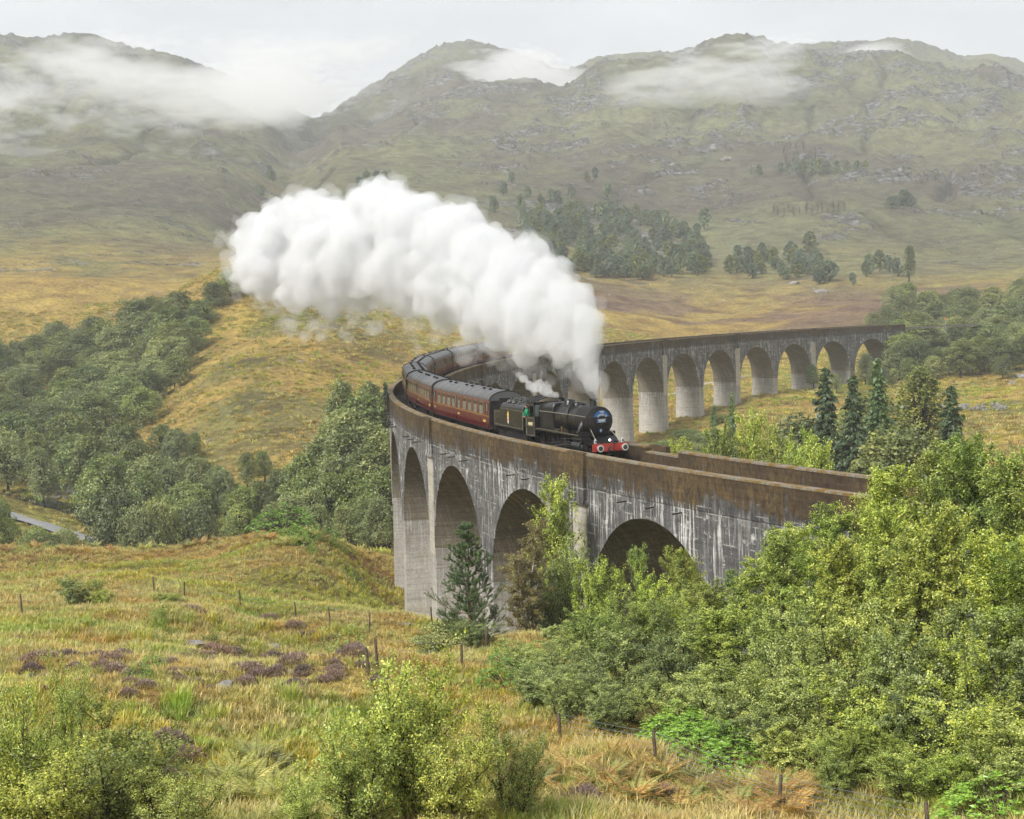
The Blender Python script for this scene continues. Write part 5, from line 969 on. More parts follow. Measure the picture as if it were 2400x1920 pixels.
for dx, w in ((0, 10), (-18, 8), (16, 8)):
    P, r = hit(2115+dx*1.3, 486+abs(dx)*.2); plant('farpine', int(w), P[0], P[1], w, w*1.1, name='round_tree', label='round dark tree in the clump high on the right slope', group='clump of round trees on the right slope')
for k in range(14):
    u = 1812+k*13+rp.uniform(-4, 4); P, r = hit(u, 506-0.03*(u-1812)+rp.uniform(-4, 6)); plant('larch', rp.randrange(2), P[0], P[1], rp.uniform(6, 9), name='bare_larch', label='bare brownish larch in the row across the right slope', group='row of bare larches on the right slope')
for k in range(16):
    u = rp.uniform(1835, 1925); P, r = hit(u, rp.uniform(352, 400)); plant('larch', rp.randrange(2), P[0], P[1], rp.uniform(7, 11), name='bare_larch', label='bare grey larch in the patch above the small pine stand', group='bare larches above the pine stand')
# --- thicket right of the near arches
TL = {'birch': ('birch_tree', 'light green birch in the right thicket', 'birches in the right thicket'), 'thick': ('willow_bush', 'dense small-leaved bush in the right thicket', 'bushes in the right thicket')}
for u, v, r, k, i, w in ((1850, 1245, 70, 'birch', 0, 4.0), (1930, 1205, 68, 'birch', 2, 3.8), (2010, 1165, 69, 'birch', 1, 3.8), (2100, 1115, 66, 'birch', 0, 4.0), (2175, 1065, 68, 'birch', 1, 4.2), (2240, 1050, 66, 'birch', 0, 4.0), (2310, 1045, 63, 'birch', 2, 4.0), (2385, 1080, 60, 'birch', 0, 4.0), (2450, 1100, 58, 'birch', 1, 4.0),
    (1720, 1350, 74, 'birch', 2, 3.6), (1780, 1310, 71, 'birch', 0, 3.6), (1842, 1260, 66, 'birch', 0, 3.4), (1900, 1290, 63, 'birch', 2, 3.6), (1980, 1265, 61, 'birch', 1, 3.6), (2060, 1200, 60, 'birch', 0, 3.6), (2140, 1240, 57, 'birch', 1, 3.6), (2230, 1190, 56, 'birch', 1, 3.6), (2320, 1270, 53, 'birch', 0, 3.6), (2400, 1300, 51, 'birch', 2, 3.6),
    (1640, 1370, 72, 'birch', 1, 3.4), (1560, 1340, 80, 'thick', 3, 4.2), (1490, 1390, 78, 'thick', 1, 4.2), (1410, 1420, 76, 'thick', 3, 4.0), (1340, 1450, 80, 'thick', 0, 4.2), (1290, 1500, 74, 'thick', 2, 4.2), (1245, 1520, 70, 'thick', 0, 3.8),
    (1310, 1530, 66, 'thick', 2, 4.4), (1400, 1505, 64, 'thick', 0, 4.4), (1500, 1470, 64, 'thick', 2, 4.6), (1600, 1455, 62, 'thick', 0, 4.6), (1700, 1430, 60, 'birch', 0, 4.0), (1800, 1420, 58, 'thick', 1, 4.2), (1900, 1420, 56, 'thick', 2, 4.2), (2000, 1400, 54, 'thick', 0, 4.2), (2100, 1440, 52, 'thick', 1, 4.2), (2200, 1430, 51, 'thick', 2, 4.2), (2300, 1450, 50, 'thick', 1, 4.2), (2400, 1450, 48, 'thick', 0, 4.2),
    (1262, 1590, 62, 'thick', 0, 3.4), (1360, 1610, 59, 'thick', 0, 3.8), (1460, 1590, 58, 'thick', 2, 3.8), (1580, 1590, 57, 'thick', 0, 3.8), (1700, 1560, 55, 'thick', 2, 4.0), (1820, 1560, 53, 'thick', 0, 4.0), (1940, 1560, 51, 'thick', 2, 4.0), (2060, 1580, 49.5, 'thick', 1, 4.0), (2180, 1600, 48, 'thick', 0, 4.0), (2300, 1620, 46, 'thick', 1, 4.0), (2400, 1650, 45, 'thick', 2, 4.0),
    (1320, 1670, 57, 'thick', 2, 2.6), (1420, 1680, 55, 'thick', 0, 2.6), (1760, 1700, 50.5, 'thick', 0, 3.0), (1880, 1700, 49, 'thick', 2, 3.2), (2000, 1700, 47.5, 'thick', 1, 3.2), (2120, 1740, 46, 'thick', 1, 3.2), (2240, 1760, 45, 'thick', 3, 3.0), (2350, 1770, 44, 'thick', 0, 3.0), (1960, 1790, 46.5, 'thick', 1, 2.2)):
    nm, lb, gp = TL[k]; lb = lb + ', ' + ('back row by the parapet end' if v < 1180 else ('upper part' if v < 1345 else ('middle part' if v < 1540 else 'front row by the fence'))) + (' on the left' if u < 1550 else (' in the centre' if u < 2000 else ' on the right')); top(k, i, u, v, r, w, 1.8, name=nm, label=lb, group=gp, cat='tree' if k == 'birch' else 'bush')
for u, v, r, w in ((1640, 1690, 52.5, 3.2), (1700, 1740, 51, 2.8), (1575, 1735, 52.5, 2.6), (1640, 1780, 51, 3.0), (1730, 1800, 49.5, 2.4), (1590, 1650, 53.5, 2.4)):
    top('rhodo', int(u), u, v, r, w, 1.0, name='rhododendron_bush', label='bright green rhododendron behind the wire fence at the thicket foot', cat='bush', group='rhododendrons behind the wire fence', parts=('stems', 'foliage'))
top('rhodo', 1, 2345, 1868, 42.5, 3.0, 1.0, name='rhododendron_bush', label='bright rhododendron in the bottom right corner', cat='bush', parts=('stems', 'foliage'))
top('rhodo', 0, 1195, 1600, 68, 3.4, 1.2, name='rhododendron_bush', label='bright green rhododendron at the left end of the thicket', cat='bush', parts=('stems', 'foliage'))
top('rhodo', 0, 1205, 1530, 76, 3.0, 1.2, name='rhododendron_bush', label='vivid green rhododendron below the bronze birch', cat='bush', parts=('stems', 'foliage'))
# --- trees against the near arches
for k, i, u, v, r, w, nm, lab in (('scots', 0, 1093, 1228, 92, 4.6, 'pine_tree', 'young Scots pine standing before the tall near pier'), ('bronze', 0, 1215, 1195, 92, 4.0, 'birch_tree', 'bronze-leaved birch with pale trunk right of the young pine'), ('birch', 0, 1290, 1140, 97, 4.2, 'birch_tree', 'green birch covering the right side of the second near arch'), ('thick', 0, 1330, 1265, 94, 4.0, 'willow_bush', 'dark green bush under the pale pilaster panel'), ('thick', 3, 1405, 1290, 92, 4.4, 'willow_bush', 'green bush at the left foot of the nearest arch'), ('birch', 2, 1510, 1290, 90, 2.6, 'birch_tree', 'slender sapling inside the nearest arch opening'), ('birch', 1, 1600, 1290, 84, 3.2, 'birch_tree', 'pale birch before the right side of the nearest arch'), ('thick', 1, 1680, 1360, 78, 3.4, 'willow_bush', 'yellowish bush under the end of the nearest arch'), ('thick', 2, 1250, 1330, 93, 3.6, 'willow_bush', 'grey-green bush between the bronze birch and the nearest arch'), ('shrub', 1, 1040, 1455, 92, 4.6, 'bush', 'olive bush at the foot of the young pine'), ('thick', 0, 1120, 1470, 84, 3.6, 'bush', 'small-leaved bush below the young pine, by the fence')):
    top(k, i, u, v, r, w, 1.5, name=nm, label=lab, cat='bush' if 'bush' in nm else 'tree')
# --- single bushes on the moor
for k, i, u, v, r, w, nm, lab in (('airy', 0, 945, 1540, 41, 3.2, 'birch_sapling', 'large airy birch bush in the centre foreground'), ('airy', 0, 830, 1680, 39.5, 2.8, 'birch_sapling', 'lower airy birch bush left of the large centre one'), ('airy', 1, 1060, 1660, 40, 2.6, 'birch_sapling', 'pale birch bush leaning against the right of the large centre one'), ('airy', 1, 240, 1660, 38, 3.6, 'birch_sapling', 'yellow-green birch bush in the left foreground'), ('airy', 1, 110, 1740, 36.5, 2.8, 'birch_sapling', 'yellowing birch bush in the bottom left corner'), ('airy', 1, 400, 1790, 36, 2.2, 'birch_sapling', 'low yellowish sapling right of the left foreground bush'), ('airy', 0, 10, 1590, 38, 1.8, 'birch_sapling', 'thin sparse sapling at the left picture edge'), ('airy', 0, 165, 1545, 50, 1.4, 'birch_sapling', 'small dark sapling among the heather on the left'), ('airy', 1, 1195, 1680, 42, 2.0, 'birch_sapling', 'yellowish sapling left of the first fence post on the right'), ('airy', 0, 690, 1820, 36.5, 1.6, 'birch_sapling', 'small sapling beside the bracken at the bottom'),
        ('thick', 0, 185, 1348, 106, 4.0, 'bush', 'round dark bush standing alone in the field by the fence'), ('thick', 1, 240, 1372, 105, 2.0, 'bush', 'pale bush against the right side of the round dark bush'), ('thick', 2, 815, 1468, 88, 2.8, 'bush', 'low juniper-like bush near the fence in the middle')):
    top(k, i, u, v, r, w, 0.6, name=nm, label=lab, cat='bush', parts=('stems', 'foliage') if k == 'rhodo' else ('trunk', 'crown'))

for k, i, u, v, h, w, lab in (('rhodo', 0, 360, 1568, 0.75, 1.3, 'small mint green bush among the heather'), ('rhodo', 1, 328, 1592, 0.7, 1.3, 'small vivid green bush beside the mint green one'), ('airy', 1, 495, 1515, 0.9, 1.2, 'small yellow-green shrub beside the puddles'), ('airy', 0, 380, 1470, 1.3, 1.6, 'little russet shrub by the rushes in the field'), ('thick', 1, 390, 1420, 1.0, 2.4, 'low green shrub under the fence posts on the hummock')):
    P, r = hit(u, v); plant(k, i, P[0], P[1], h, w, z=P[2], name='small_bush', label=lab, cat='bush', parts=('stems', 'foliage') if k == 'rhodo' else ('trunk', 'crown'))
# ------------------------------------------------------------------ ground cover: grass, heather, bracken
def blade_clump(name, seed, n, h, spread, mat, lean=0.5, wd=0.016):
    rng = np.random.default_rng(seed); V = []; T = []; Q = []; vr = []
    for i in range(n):
        az = rng.uniform(0, 6.28); r = spread*rng.uniform(0, 1)**0.6; b = np.array([r*math.cos(az), r*math.sin(az), -0.05]); a2 = az+rng.uniform(-1, 1); hh = h*rng.uniform(0.55, 1.15); ln = lean*rng.uniform(0.3, 1.3)*hh
        o = np.array([math.cos(a2), math.sin(a2), 0]); s = np.array([-o[1], o[0], 0])*wd*rng.uniform(0.7, 1.3); m = b+o*ln*0.35+(0, 0, hh*0.6); t_ = b+o*ln+(0, 0, hh*rng.uniform(0.75, 1.0)); k = len(V)
        V += [b-s, b+s, m+s*0.8, m-s*0.8, t_]; Q.append((k, k+1, k+2, k+3)); T.append((k+3, k+2, k+4)); vr.append(np.clip(rng.normal(0.5, 0.25), 0, 1))
    me = mesh_np(name, np.array(V), np.array(Q), np.array(T)); fattr(me, 'var', vr+vr, 'FACE'); me.materials.append(mat); return bpy.data.objects.new(name, me)
def scatter(name, label, cat, pts, rots, scales, objs, idx, kind='stuff'):
    col = bpy.data.collections.new(name+'_source')
    for o in objs: col.objects.link(o)
    me = bpy.data.meshes.new(name); me.vertices.add(len(pts)); me.vertices.foreach_set('co', np.asarray(pts, np.float32).ravel())
    vattr(me, 'rot', rots); fattr(me, 'scl', scales); a = me.attributes.new('idx', 'INT', 'POINT'); a.data.foreach_set('value', np.asarray(idx, np.int32))
    o = link(bpy.data.objects.new(name, me)); tag(o, label, cat, None, kind)
    ng = bpy.data.node_groups.new(name, 'GeometryNodeTree'); ng.interface.new_socket('Geometry', in_out='INPUT', socket_type='NodeSocketGeometry'); ng.interface.new_socket('Geometry', in_out='OUTPUT', socket_type='NodeSocketGeometry')
    N = ng.nodes; L = ng.links; gi = N.new('NodeGroupInput'); go = N.new('NodeGroupOutput'); ip = N.new('GeometryNodeInstanceOnPoints'); ci = N.new('GeometryNodeCollectionInfo'); ci.inputs['Collection'].default_value = col; ci.inputs['Separate Children'].default_value = True; ci.inputs['Reset Children'].default_value = True
    def na(nm, tp): x = N.new('GeometryNodeInputNamedAttribute'); x.data_type = tp; x.inputs['Name'].default_value = nm; return x.outputs['Attribute']
    e2r = N.new('FunctionNodeEulerToRotation'); L.new(na('rot', 'FLOAT_VECTOR'), e2r.inputs[0]); L.new(e2r.outputs[0], ip.inputs['Rotation']); L.new(na('scl', 'FLOAT'), ip.inputs['Scale']); L.new(na('idx', 'INT'), ip.inputs['Instance Index'])
    ip.inputs['Pick Instance'].default_value = True; L.new(gi.outputs[0], ip.inputs['Points']); L.new(ci.outputs[0], ip.inputs['Instance']); L.new(ip.outputs[0], go.inputs[0])
    md = o.modifiers.new('scatter', 'NODES'); md.node_group = ng; return o
rg_ = np.random.default_rng(12)
def field_pts(n, a0, a1, r0, r1, pw=1.0):
    a = rg_.uniform(a0, a1, n); r = np.sqrt(rg_.uniform(0, 1, n)**pw*(r1**2-r0**2)+r0**2); return CAMPOS[0]+r*np.sin(a), CAMPOS[1]+r*np.cos(a), r, a
AU = lambda u: 0.132+(u/2400)*0.619
x1, y1, r1, a1 = field_pts(30000, AU(-60), AU(1420), 34, 120); x2, y2, r2, a2 = field_pts(16000, AU(-60), AU(1100), 100, 185); x3, y3, r3, a3 = field_pts(6000, AU(1300), AU(2460), 36, 52)
gx = np.concatenate([x1, x2, x3]); gy = np.concatenate([y1, y2, y3]); gr = np.concatenate([r1, r2, r3]); gzz = ground(gx, gy)
dens = fbm(gx/5, gy/5, 3, 77); keep = rg_.uniform(-0.75, 0.35, len(gx)) < dens+0.25; gx, gy, gr, gzz, dens = gx[keep], gy[keep], gr[keep], gzz[keep], dens[keep]
hue = fbm(gx/8, gy/8, 3, 41); idx = np.where(hue+rg_.normal(0, 0.15, len(gx)) > 0.14, rg_.integers(3, 5, len(gx)), rg_.integers(0, 3, len(gx)))
clumps = [blade_clump('grass_a', 1, 26, 0.42, 0.22, L_grass, 0.8), blade_clump('grass_b', 2, 30, 0.34, 0.26, L_grass, 1.0), blade_clump('grass_c', 3, 22, 0.52, 0.18, L_grass, 0.6, 0.014), blade_clump('rush_d', 4, 28, 0.50, 0.20, L_rush, 0.5), blade_clump('rush_e', 5, 26, 0.36, 0.25, L_rush, 0.9)]
scatter('moor_grass', 'golden and green tussock grass covering the foreground slope and field', 'grass', np.stack([gx, gy, gzz], 1), np.stack([rg_.normal(0, .08, len(gx)), rg_.normal(0, .08, len(gx)), rg_.uniform(0, 6.28, len(gx))], 1), rg_.uniform(0.7, 1.3, len(gx))*(0.75+0.3*sstep(-0.3, 0.4, dens)), clumps, idx)
hx, hy, hr_, ha_ = field_pts(34000, AU(-80), AU(2480), 185, 540, 0.8); hz_ = ground(hx, hy); kp_ = (rg_.uniform(-0.7, 0.5, len(hx)) < fbm(hx/14, hy/14, 3, 79)+0.1); hx, hy, hz_ = hx[kp_], hy[kp_], hz_[kp_]
hcl = [blade_clump('hill_tuft_a', 6, 34, 0.50, 0.55, L_grass, 0.9, 0.045), blade_clump('hill_tuft_b', 7, 34, 0.42, 0.7, L_grass, 1.2, 0.05), blade_clump('hill_tuft_c', 8, 30, 0.45, 0.6, L_rush, 0.9, 0.05)]
scatter('hill_grass', 'rough tussock grass on the slopes beyond the river', 'grass', np.stack([hx, hy, hz_], 1), np.stack([rg_.normal(0, .1, len(hx)), rg_.normal(0, .1, len(hx)), rg_.uniform(0, 6.28, len(hx))], 1), rg_.uniform(0.8, 1.7, len(hx)), hcl, np.where(fbm(hx/22, hy/22, 3, 43)+rg_.normal(0, .15, len(hx)) > 0.12, 2, rg_.integers(0, 2, len(hx))))
def small(name, me_parts, x, y, s, label, cat, group, sz=1.0, rz=None):
    o = empty(name, (x, y, gz(x, y)-0.04), rg_.uniform(0, 6.28) if rz is None else rz, label, cat, group); o.scale = (s, s, s*sz)
    for nm, me in me_parts: link(bpy.data.objects.new(nm, me), o)
    return o
# heather: wiry domes topped with flower spikes
def heather(seed, n=900):
    rng = np.random.default_rng(seed); az = rng.uniform(0, 6.28, n); c = rng.uniform(0, 1, n)**0.5; lum = 1+0.25*np.sin(3*az+seed); P = np.stack([0.5*c*np.cos(az)*lum, 0.5*c*np.sin(az)*lum, 0.42*np.sqrt(np.clip(1-c*c, 0, 1))*rng.uniform(0.6, 1.1, n)+0.04], 1)
    D = P+rng.normal(0, 0.25, (n, 3))+(0, 0, 0.35); me = leaves('flowers', P, 0.085, rng, 0.36, np.clip(0.35+0.5*P[:, 2]/0.42+rng.normal(0, .2, n), 0, 1), 0.4, D); me.materials.append(L_heath)
    br = [(curve((0, 0, -0.05), (math.cos(t), math.sin(t), rng.uniform(.4, 1.5)), 0.45, 4, rng, (0, 0, .2), .1), np.linspace(0.012, 0.004, 4)) for t in np.linspace(0, 6.2, 26)]; st = tubes('stems', br); st.materials.append(B_dark); return [('stems', st), ('flowers', me)]
HEA = [heather(5), heather(6), heather(7)]
for u, v, s in ((90, 1560, 1.9), (75, 1580, 1.2), (230, 1550, 1.2), (262, 1556, 1.1), (285, 1545, 1.3), (240, 1572, 1.2), (270, 1580, 1.0), (160, 1545, .9), (480, 1548, 1.4), (500, 1540, 1.5), (530, 1545, 1.4), (490, 1560, 1.0), (560, 1555, 1.0), (590, 1582, 1.2), (600, 1590, 1.0), (640, 1552, 1.1), (680, 1565, 1.4), (650, 1582, .9), (700, 1555, 1.0), (830, 1548, 1.5), (690, 1615, 1.0), (340, 1615, .9), (305, 1605, .9), (405, 1580, .9), (410, 1592, .8), (760, 1600, .8), (300, 1638, .8), (100, 1620, .8), (455, 1440, 1.2), (475, 1450, 1.0), (630, 1458, 1.5), (690, 1478, 1.3), (730, 1490, .9), (705, 1500, 1.0), (440, 1432, 1.1), (615, 1476, 1.0), (330, 1570, .8), (430, 1548, 1.0), (710, 1585, .8), (420, 1600, .7)):
    P, r = hit(u, v); small('heather_clump', HEA[int(u) % 3], P[0], P[1], s*rg_.uniform(.85, 1.15), 'low purple-brown heather clump in the grass of the left slope', 'heather', 'heather clumps on the left slope', rg_.uniform(.8, 1.1))
for u, v, s, lab in ((395, 1755, 1.5, 'large lilac-topped heather clump in the foreground grass'), (430, 1790, 1.3, 'dark heather clump below the large lilac one'), (400, 1840, 1.3, 'pink-brown heather clump left of the bracken'), (1370, 1895, 1.4, 'purple heather clump at the bottom right of centre'), (1560, 1880, 1.2, 'purple heather clump among the bracken by the fence'), (1730, 1900, 1.0, 'small purple heather clump near the bottom fence'), (650, 1800, 1.0, 'rosy heather clump behind the bracken')):
    P, r = hit(u, v); small('heather_clump', HEA[int(u) % 3], P[0], P[1], s, lab, 'heather', None)
for j in range(62):
    u = rg_.uniform(0, 900); P, r = hit(u, rg_.uniform(1505, 1625)); small('heather_clump', HEA[j % 3], P[0], P[1], rg_.uniform(.5, 1.1), 'small brown heather tuft scattered between the larger clumps', 'heather', 'small heather tufts on the left slope', rg_.uniform(.6, 1.0))
RSH = [blade_clump('blades', 31+k, 90, 0.75, 0.38, L_rush, 0.45, 0.014).data for k in range(3)]
for j, (u, v) in enumerate([(rg_.uniform(60, 640), rg_.uniform(1462, 1505)) for _ in range(26)]+[(rg_.uniform(560, 860), rg_.uniform(1485, 1530)) for _ in range(12)]+[(rg_.uniform(330, 1000), rg_.uniform(1640, 1740)) for _ in range(16)]):
    P, r = hit(u, v); small('rush_tuft', [('blades', RSH[j % 3])], P[0], P[1], rg_.uniform(.9, 1.5), 'tall dark green rush tuft in the wet grass of the left slope', 'rushes', 'rush tufts on the left slope')
# bracken: arching fronds with rows of leaflets
def bracken(seed, mat, nf=7):
    rng = np.random.default_rng(seed); V = []; vr = []; br = []
    for i in range(nf):
        az = i/nf*6.28+rng.uniform(-.4, .4); st = curve((0, 0, -0.05), (math.cos(az)*0.40, math.sin(az)*0.40, 1), 1.10*rng.uniform(.7, 1.1), 12, rng, (math.cos(az)*1.0, math.sin(az)*1.0, -0.62), 0.06); br.append((st, np.linspace(0.010, 0.003, 12))); fv = np.clip(rng.normal(.5, .2), 0, 1)
        for k in range(22):
            t = 0.30+0.70*k/21; x = t*11; j = min(int(x), 10); q = st[j]*(1-(x-j))+st[j+1]*(x-j); d = st[j+1]-st[j]; d /= np.linalg.norm(d); s = np.cross(d, (0, 0, 1)); s /= np.linalg.norm(s)+1e-6; L = 0.30*math.sin(min(1, (t-.2)*3.0)*math.pi/2)*(1.03-t)*1.4+0.02
            for sg in (1, -1):
                pd = s*sg+d*0.45+np.array([0, 0, -0.18+rng.normal(0, .08)]); pd /= np.linalg.norm(pd); w = 0.010+0.012*(1-t); m = q+pd*L*0.35
                V += [q, m+d*w, q+pd*L, m-d*w]; vr.append(np.clip(fv+rng.normal(0, .18), 0, 1))
    n = len(vr); me = mesh_np('fronds', np.array(V), np.arange(n*4).reshape(-1, 4)); fattr(me, 'var', vr, 'FACE'); me.materials.append(mat); t_ = tubes('stalks', br); t_.materials.append(L_rust); return [('stalks', t_), ('fronds', me)]
BRK = [bracken(1, L_brack, 11), bracken(2, L_brack, 13), bracken(3, L_rust, 12)]
for j, (u, v, s) in enumerate(((600, 1790, 1.2), (560, 1815, 1.1), (640, 1810, 1.1), (520, 1840, 1.1), (580, 1850, 1.2), (640, 1850, 1.1), (540, 1880, 1.1), (610, 1885, 1.2), (660, 1890, 1.1), (500, 1890, 1.0), (700, 1860, .9), (720, 1895, 1.0))):
    P, r = hit(u, v); small('bracken_fern', BRK[j % 2], P[0], P[1], s*1.1, 'grey-green bracken fern in the patch left of the centre birch bush', 'fern', 'bracken patch at the bottom centre')
for j in range(40):
    u = rg_.uniform(1180, 1900); v = 1770+(u-1180)*0.14+rg_.uniform(0, 90)
    if v > 1925: v = rg_.uniform(1850, 1920)
    P, r = hit(u, v); small('bracken_fern', BRK[2 if j % 5 < 3 else j % 2], P[0], P[1], rg_.uniform(.85, 1.2), 'yellowing bracken fern on the slope before the wire fence', 'fern', 'bracken on the slope before the fence')
for j in range(46):
    u = rg_.uniform(0, 900); P, r = hit(u, 1288-0.030*u+rg_.uniform(-14, 16)); small('bracken_fern', BRK[2 if j % 3 else 0], P[0], P[1], rg_.uniform(1.0, 1.6), 'rust-brown bracken fern along the brow beyond the field', 'fern', 'bracken along the brow')
# ------------------------------------------------------------------ fences
M_post = bark('weathered_post', (0.05, 0.04, 0.03), (0.17, 0.13, 0.09), 9); M_wire = plain('galvanised_wire', (0.30, 0.33, 0.34), 0.4, 0.7)
def post_me(h, r): b = MB().lathe([(-0.4, r*1.05), (h*0.5, r), (h-0.02, r*0.95), (h, r*0.8)], 'z', (0, 0, 0), 9); me = b.mesh('post', True, 40); me.materials.append(M_post); return me
def fence(name, label, tops, h, wires, rw, rpost=0.055):
    root = empty(name, (0, 0, 0), 0, label, 'fence'); me = post_me(h, rpost); base = []
    for u, v in tops:
        P, r = hit(u, v); z = gz(P[0], P[1]); o = link(bpy.data.objects.new('post', me), root); o.location = (P[0], P[1], z-0.03); o.rotation_euler = (rg_.normal(0, .04), rg_.normal(0, .04), rg_.uniform(0, 6)); o.scale = (1, 1, rg_.uniform(.93, 1.08)); base.append((P[0], P[1], z))
    for wz in wires:
        b = MB()
        for p0, p1 in zip(base[:-1], base[1:]): pass
        pts = []
        for p0, p1 in zip(base[:-1], base[1:]):
            for t in (0, .25, .5, .75): pts.append((p0[0]*(1-t)+p1[0]*t+rpost, p0[1]*(1-t)+p1[1]*t, p0[2]*(1-t)+p1[2]*t+wz-0.10*h*t*(1-t)))
        pts.append((base[-1][0], base[-1][1], base[-1][2]+wz)); b.tube(pts, rw, 4, False).build('wire', M_wire, root)
    return root
fence('field_fence', 'old post and wire fence crossing the left field to the pier', [(53, 1445), (362, 1398), (432, 1412), (564, 1427), (694, 1455), (774, 1470), (866, 1487), (1013, 1468)], 1.35, (1.2, 0.9, 0.6, 0.3), 0.006)
fence('stock_fence', 'wire stock fence with wooden posts running down the right foreground', [(865, 1577), (1083, 1565), (1315, 1748), (1537, 1800), (1825, 1908), (2178, 1990)][2:], 1.15, (1.05, 0.88, 0.70, 0.55, 0.40, 0.28, 0.16), 0.006)
fence('corner_fence', 'dark leaning fence posts behind the centre birch bush', [(865, 1580), (884, 1562), (1083, 1570), (1138, 1530)], 1.3, (1.2, 0.8, 0.4), 0.006, 0.065)
# ------------------------------------------------------------------ road, river, pools, stones, wall, sign
def drape(name, pts, width, mat, lift, kind='structure', label=None):
    pts = np.array(pts)[:, :2]; s = np.linspace(0, len(pts)-1, 60); c = np.stack([np.interp(s, np.arange(len(pts)), pts[:, k]) for k in (0, 1)], 1); d = np.gradient(c, axis=0); d /= np.linalg.norm(d, axis=1)[:, None]; nrm = np.stack([-d[:, 1], d[:, 0]], 1)
    off = np.linspace(-.5, .5, 7); V = (c[:, None]+nrm[:, None]*(off*width)[None, :, None]).reshape(-1, 2); z = ground(V[:, 0], V[:, 1])+lift; i = np.arange(60*7).reshape(60, 7); q = np.stack([i[:-1, :-1], i[:-1, 1:], i[1:, 1:], i[1:, :-1]], -1).reshape(-1, 4)
    me = mesh_np(name, np.column_stack([V, z]), q, smooth=True); fixn(me); me.materials.append(mat); o = link(bpy.data.objects.new(name, me)); tag(o, label, None, None, kind); return o
drape('road', [at(-150, 1170, 285), at(0, 1186, 270), at(100, 1200, 262), at(190, 1214, 256), at(300, 1228, 250)], 5.0, plain('worn_asphalt', (0.26, 0.26, 0.265), 0.7), 0.45, label='narrow grey valley road')
M_wat = NT('river_water'); M_wat.bump(M_wat.noise(M_wat.pos(), 2.0, 3), 0.4, 0.1); M_wat = M_wat.fin((0.03, 0.035, 0.035), 0.12, 0, 0.6)
drape('river', [at(-120, 1100, 300), at(60, 1140, 292), at(200, 1160, 285), at(380, 1190, 250), at(480, 1205, 236), at(560, 1215, 228), at(760, 1228, 226), at(960, 1215, 222)], 8, M_wat, 0.18, label='stony river in the valley')
drape('path', [at(1400, 935, 400), at(1500, 925, 402), at(1580, 915, 400), at(1610, 905, 420), at(1720, 890, 440), at(1790, 880, 450)], 2.6, plain('pale_gravel', (0.38, 0.33, 0.26), 0.9), 0.25, label='pale gravel path seen through the far arches')
M_wet = plain('wet_mud', (0.11, 0.085, 0.07), 0.12, 0, 0.6)
for u, v, w in ((425, 1512, 1.5), (620, 1517, 1.1)):
    P, r = hit(u, v); n = 22; ring = [(P[0]+w*(1+.25*math.sin(3*t+u))*math.cos(t)*math.cos(YAW)+0.7*math.sin(t)*math.sin(YAW), P[1]-w*(1+.25*math.sin(3*t+u))*math.cos(t)*math.sin(YAW)+0.7*math.sin(t)*math.cos(YAW)) for t in np.arange(n)/n*6.283]
    zz = ground([x for x, _ in ring], [y for _, y in ring]); zt = float(np.median(zz))+0.10; b = MB().add([(x, y, zt) for x, y in ring]+[(P[0], P[1], zt)], [(i, (i+1) % n, n) for i in range(n)]); tag(b.build('puddle', M_wet), 'shallow muddy pool', None, None, 'structure')
def stone_me(seed):
    rng = np.random.default_rng(seed); bm = bmesh.new(); bmesh.ops.create_icosphere(bm, subdivisions=1, radius=0.5)
    for v in bm.verts: v.co *= rng.uniform(0.75, 1.15); v.co.z *= 0.7
    me = bpy.data.meshes.new('stone'); bm.to_mesh(me); bm.free(); return me
M_stone = plain('grey_stone', (0.22, 0.21, 0.195), 0.85, 0, 0.3, 0.35, 3); ST = [stone_me(k) for k in range(5)]
for me in ST: me.materials.append(M_stone)
wl_ = empty('drystone_wall', (0, 0, 0), 0, 'tumbled low drystone wall across the meadow right of the conifers', 'wall')
for j in range(110):
    u = rg_.uniform(2088, 2360); P, r = hit(u, 966-0.012*(u-2088)+rg_.uniform(-4, 2)); o = link(bpy.data.objects.new('stone', ST[j % 5]), wl_); o.location = P+np.array([0, 0, rg_.uniform(0.1, 0.9)]); o.scale = [rg_.uniform(.5, 1.1)]*3; o.rotation_euler = rg_.uniform(0, 6, 3)
for j in range(70):
    u, v = rg_.uniform(80, 235), rg_.uniform(1142, 1172); P, r = hit(u, v); o = link(bpy.data.objects.new('river_boulder', ST[j % 5])); o.location = P+np.array([0, 0, .1]); s = rg_.uniform(.5, 1.6); o.scale = (s, s, s); o.rotation_euler = rg_.uniform(0, 6, 3); tag(o, 'pale boulder on the river bank behind the road trees', 'boulder', 'boulders on the river bank')
for j, (u, v, s, lab) in enumerate(((945, 1468, 1.0, 'flat grey boulder by the fence near the pier foot'), (1000, 1478, .6, 'small grey boulder beside the fence end'), (1105, 1522, .8, 'grey stone at the foot of the bush under the pine'), (525, 1610, 1.0, 'flat stone half sunk in the foreground grass'), (2385, 868, 3.5, 'pale rock outcrop at the right edge of the meadow'), (2372, 900, 3.0, 'lower pale rock slab at the right edge of the meadow'), (2398, 885, 3.5, 'pale boulder beyond the right meadow edge'), (240, 1535, .6, 'small white stone among the heather'), (1860, 668, 5, 'pale rock slab below the pine plantation'), (1925, 688, 6, 'long pale rock slab right of the plantation'), (1780, 642, 4, 'small pale rock by the plantation edge'), (1700, 375, 8, 'large pale crag slab high on the mountain'))):
    P, r = hit(u, v); o = link(bpy.data.objects.new('boulder', ST[j % 5])); o.location = P; o.scale = (s*1.2, s*.8, s*.7); o.rotation_euler = (rg_.uniform(-.3, .3), rg_.uniform(-.3, .3), rg_.uniform(0, 6)); tag(o, lab, 'boulder')
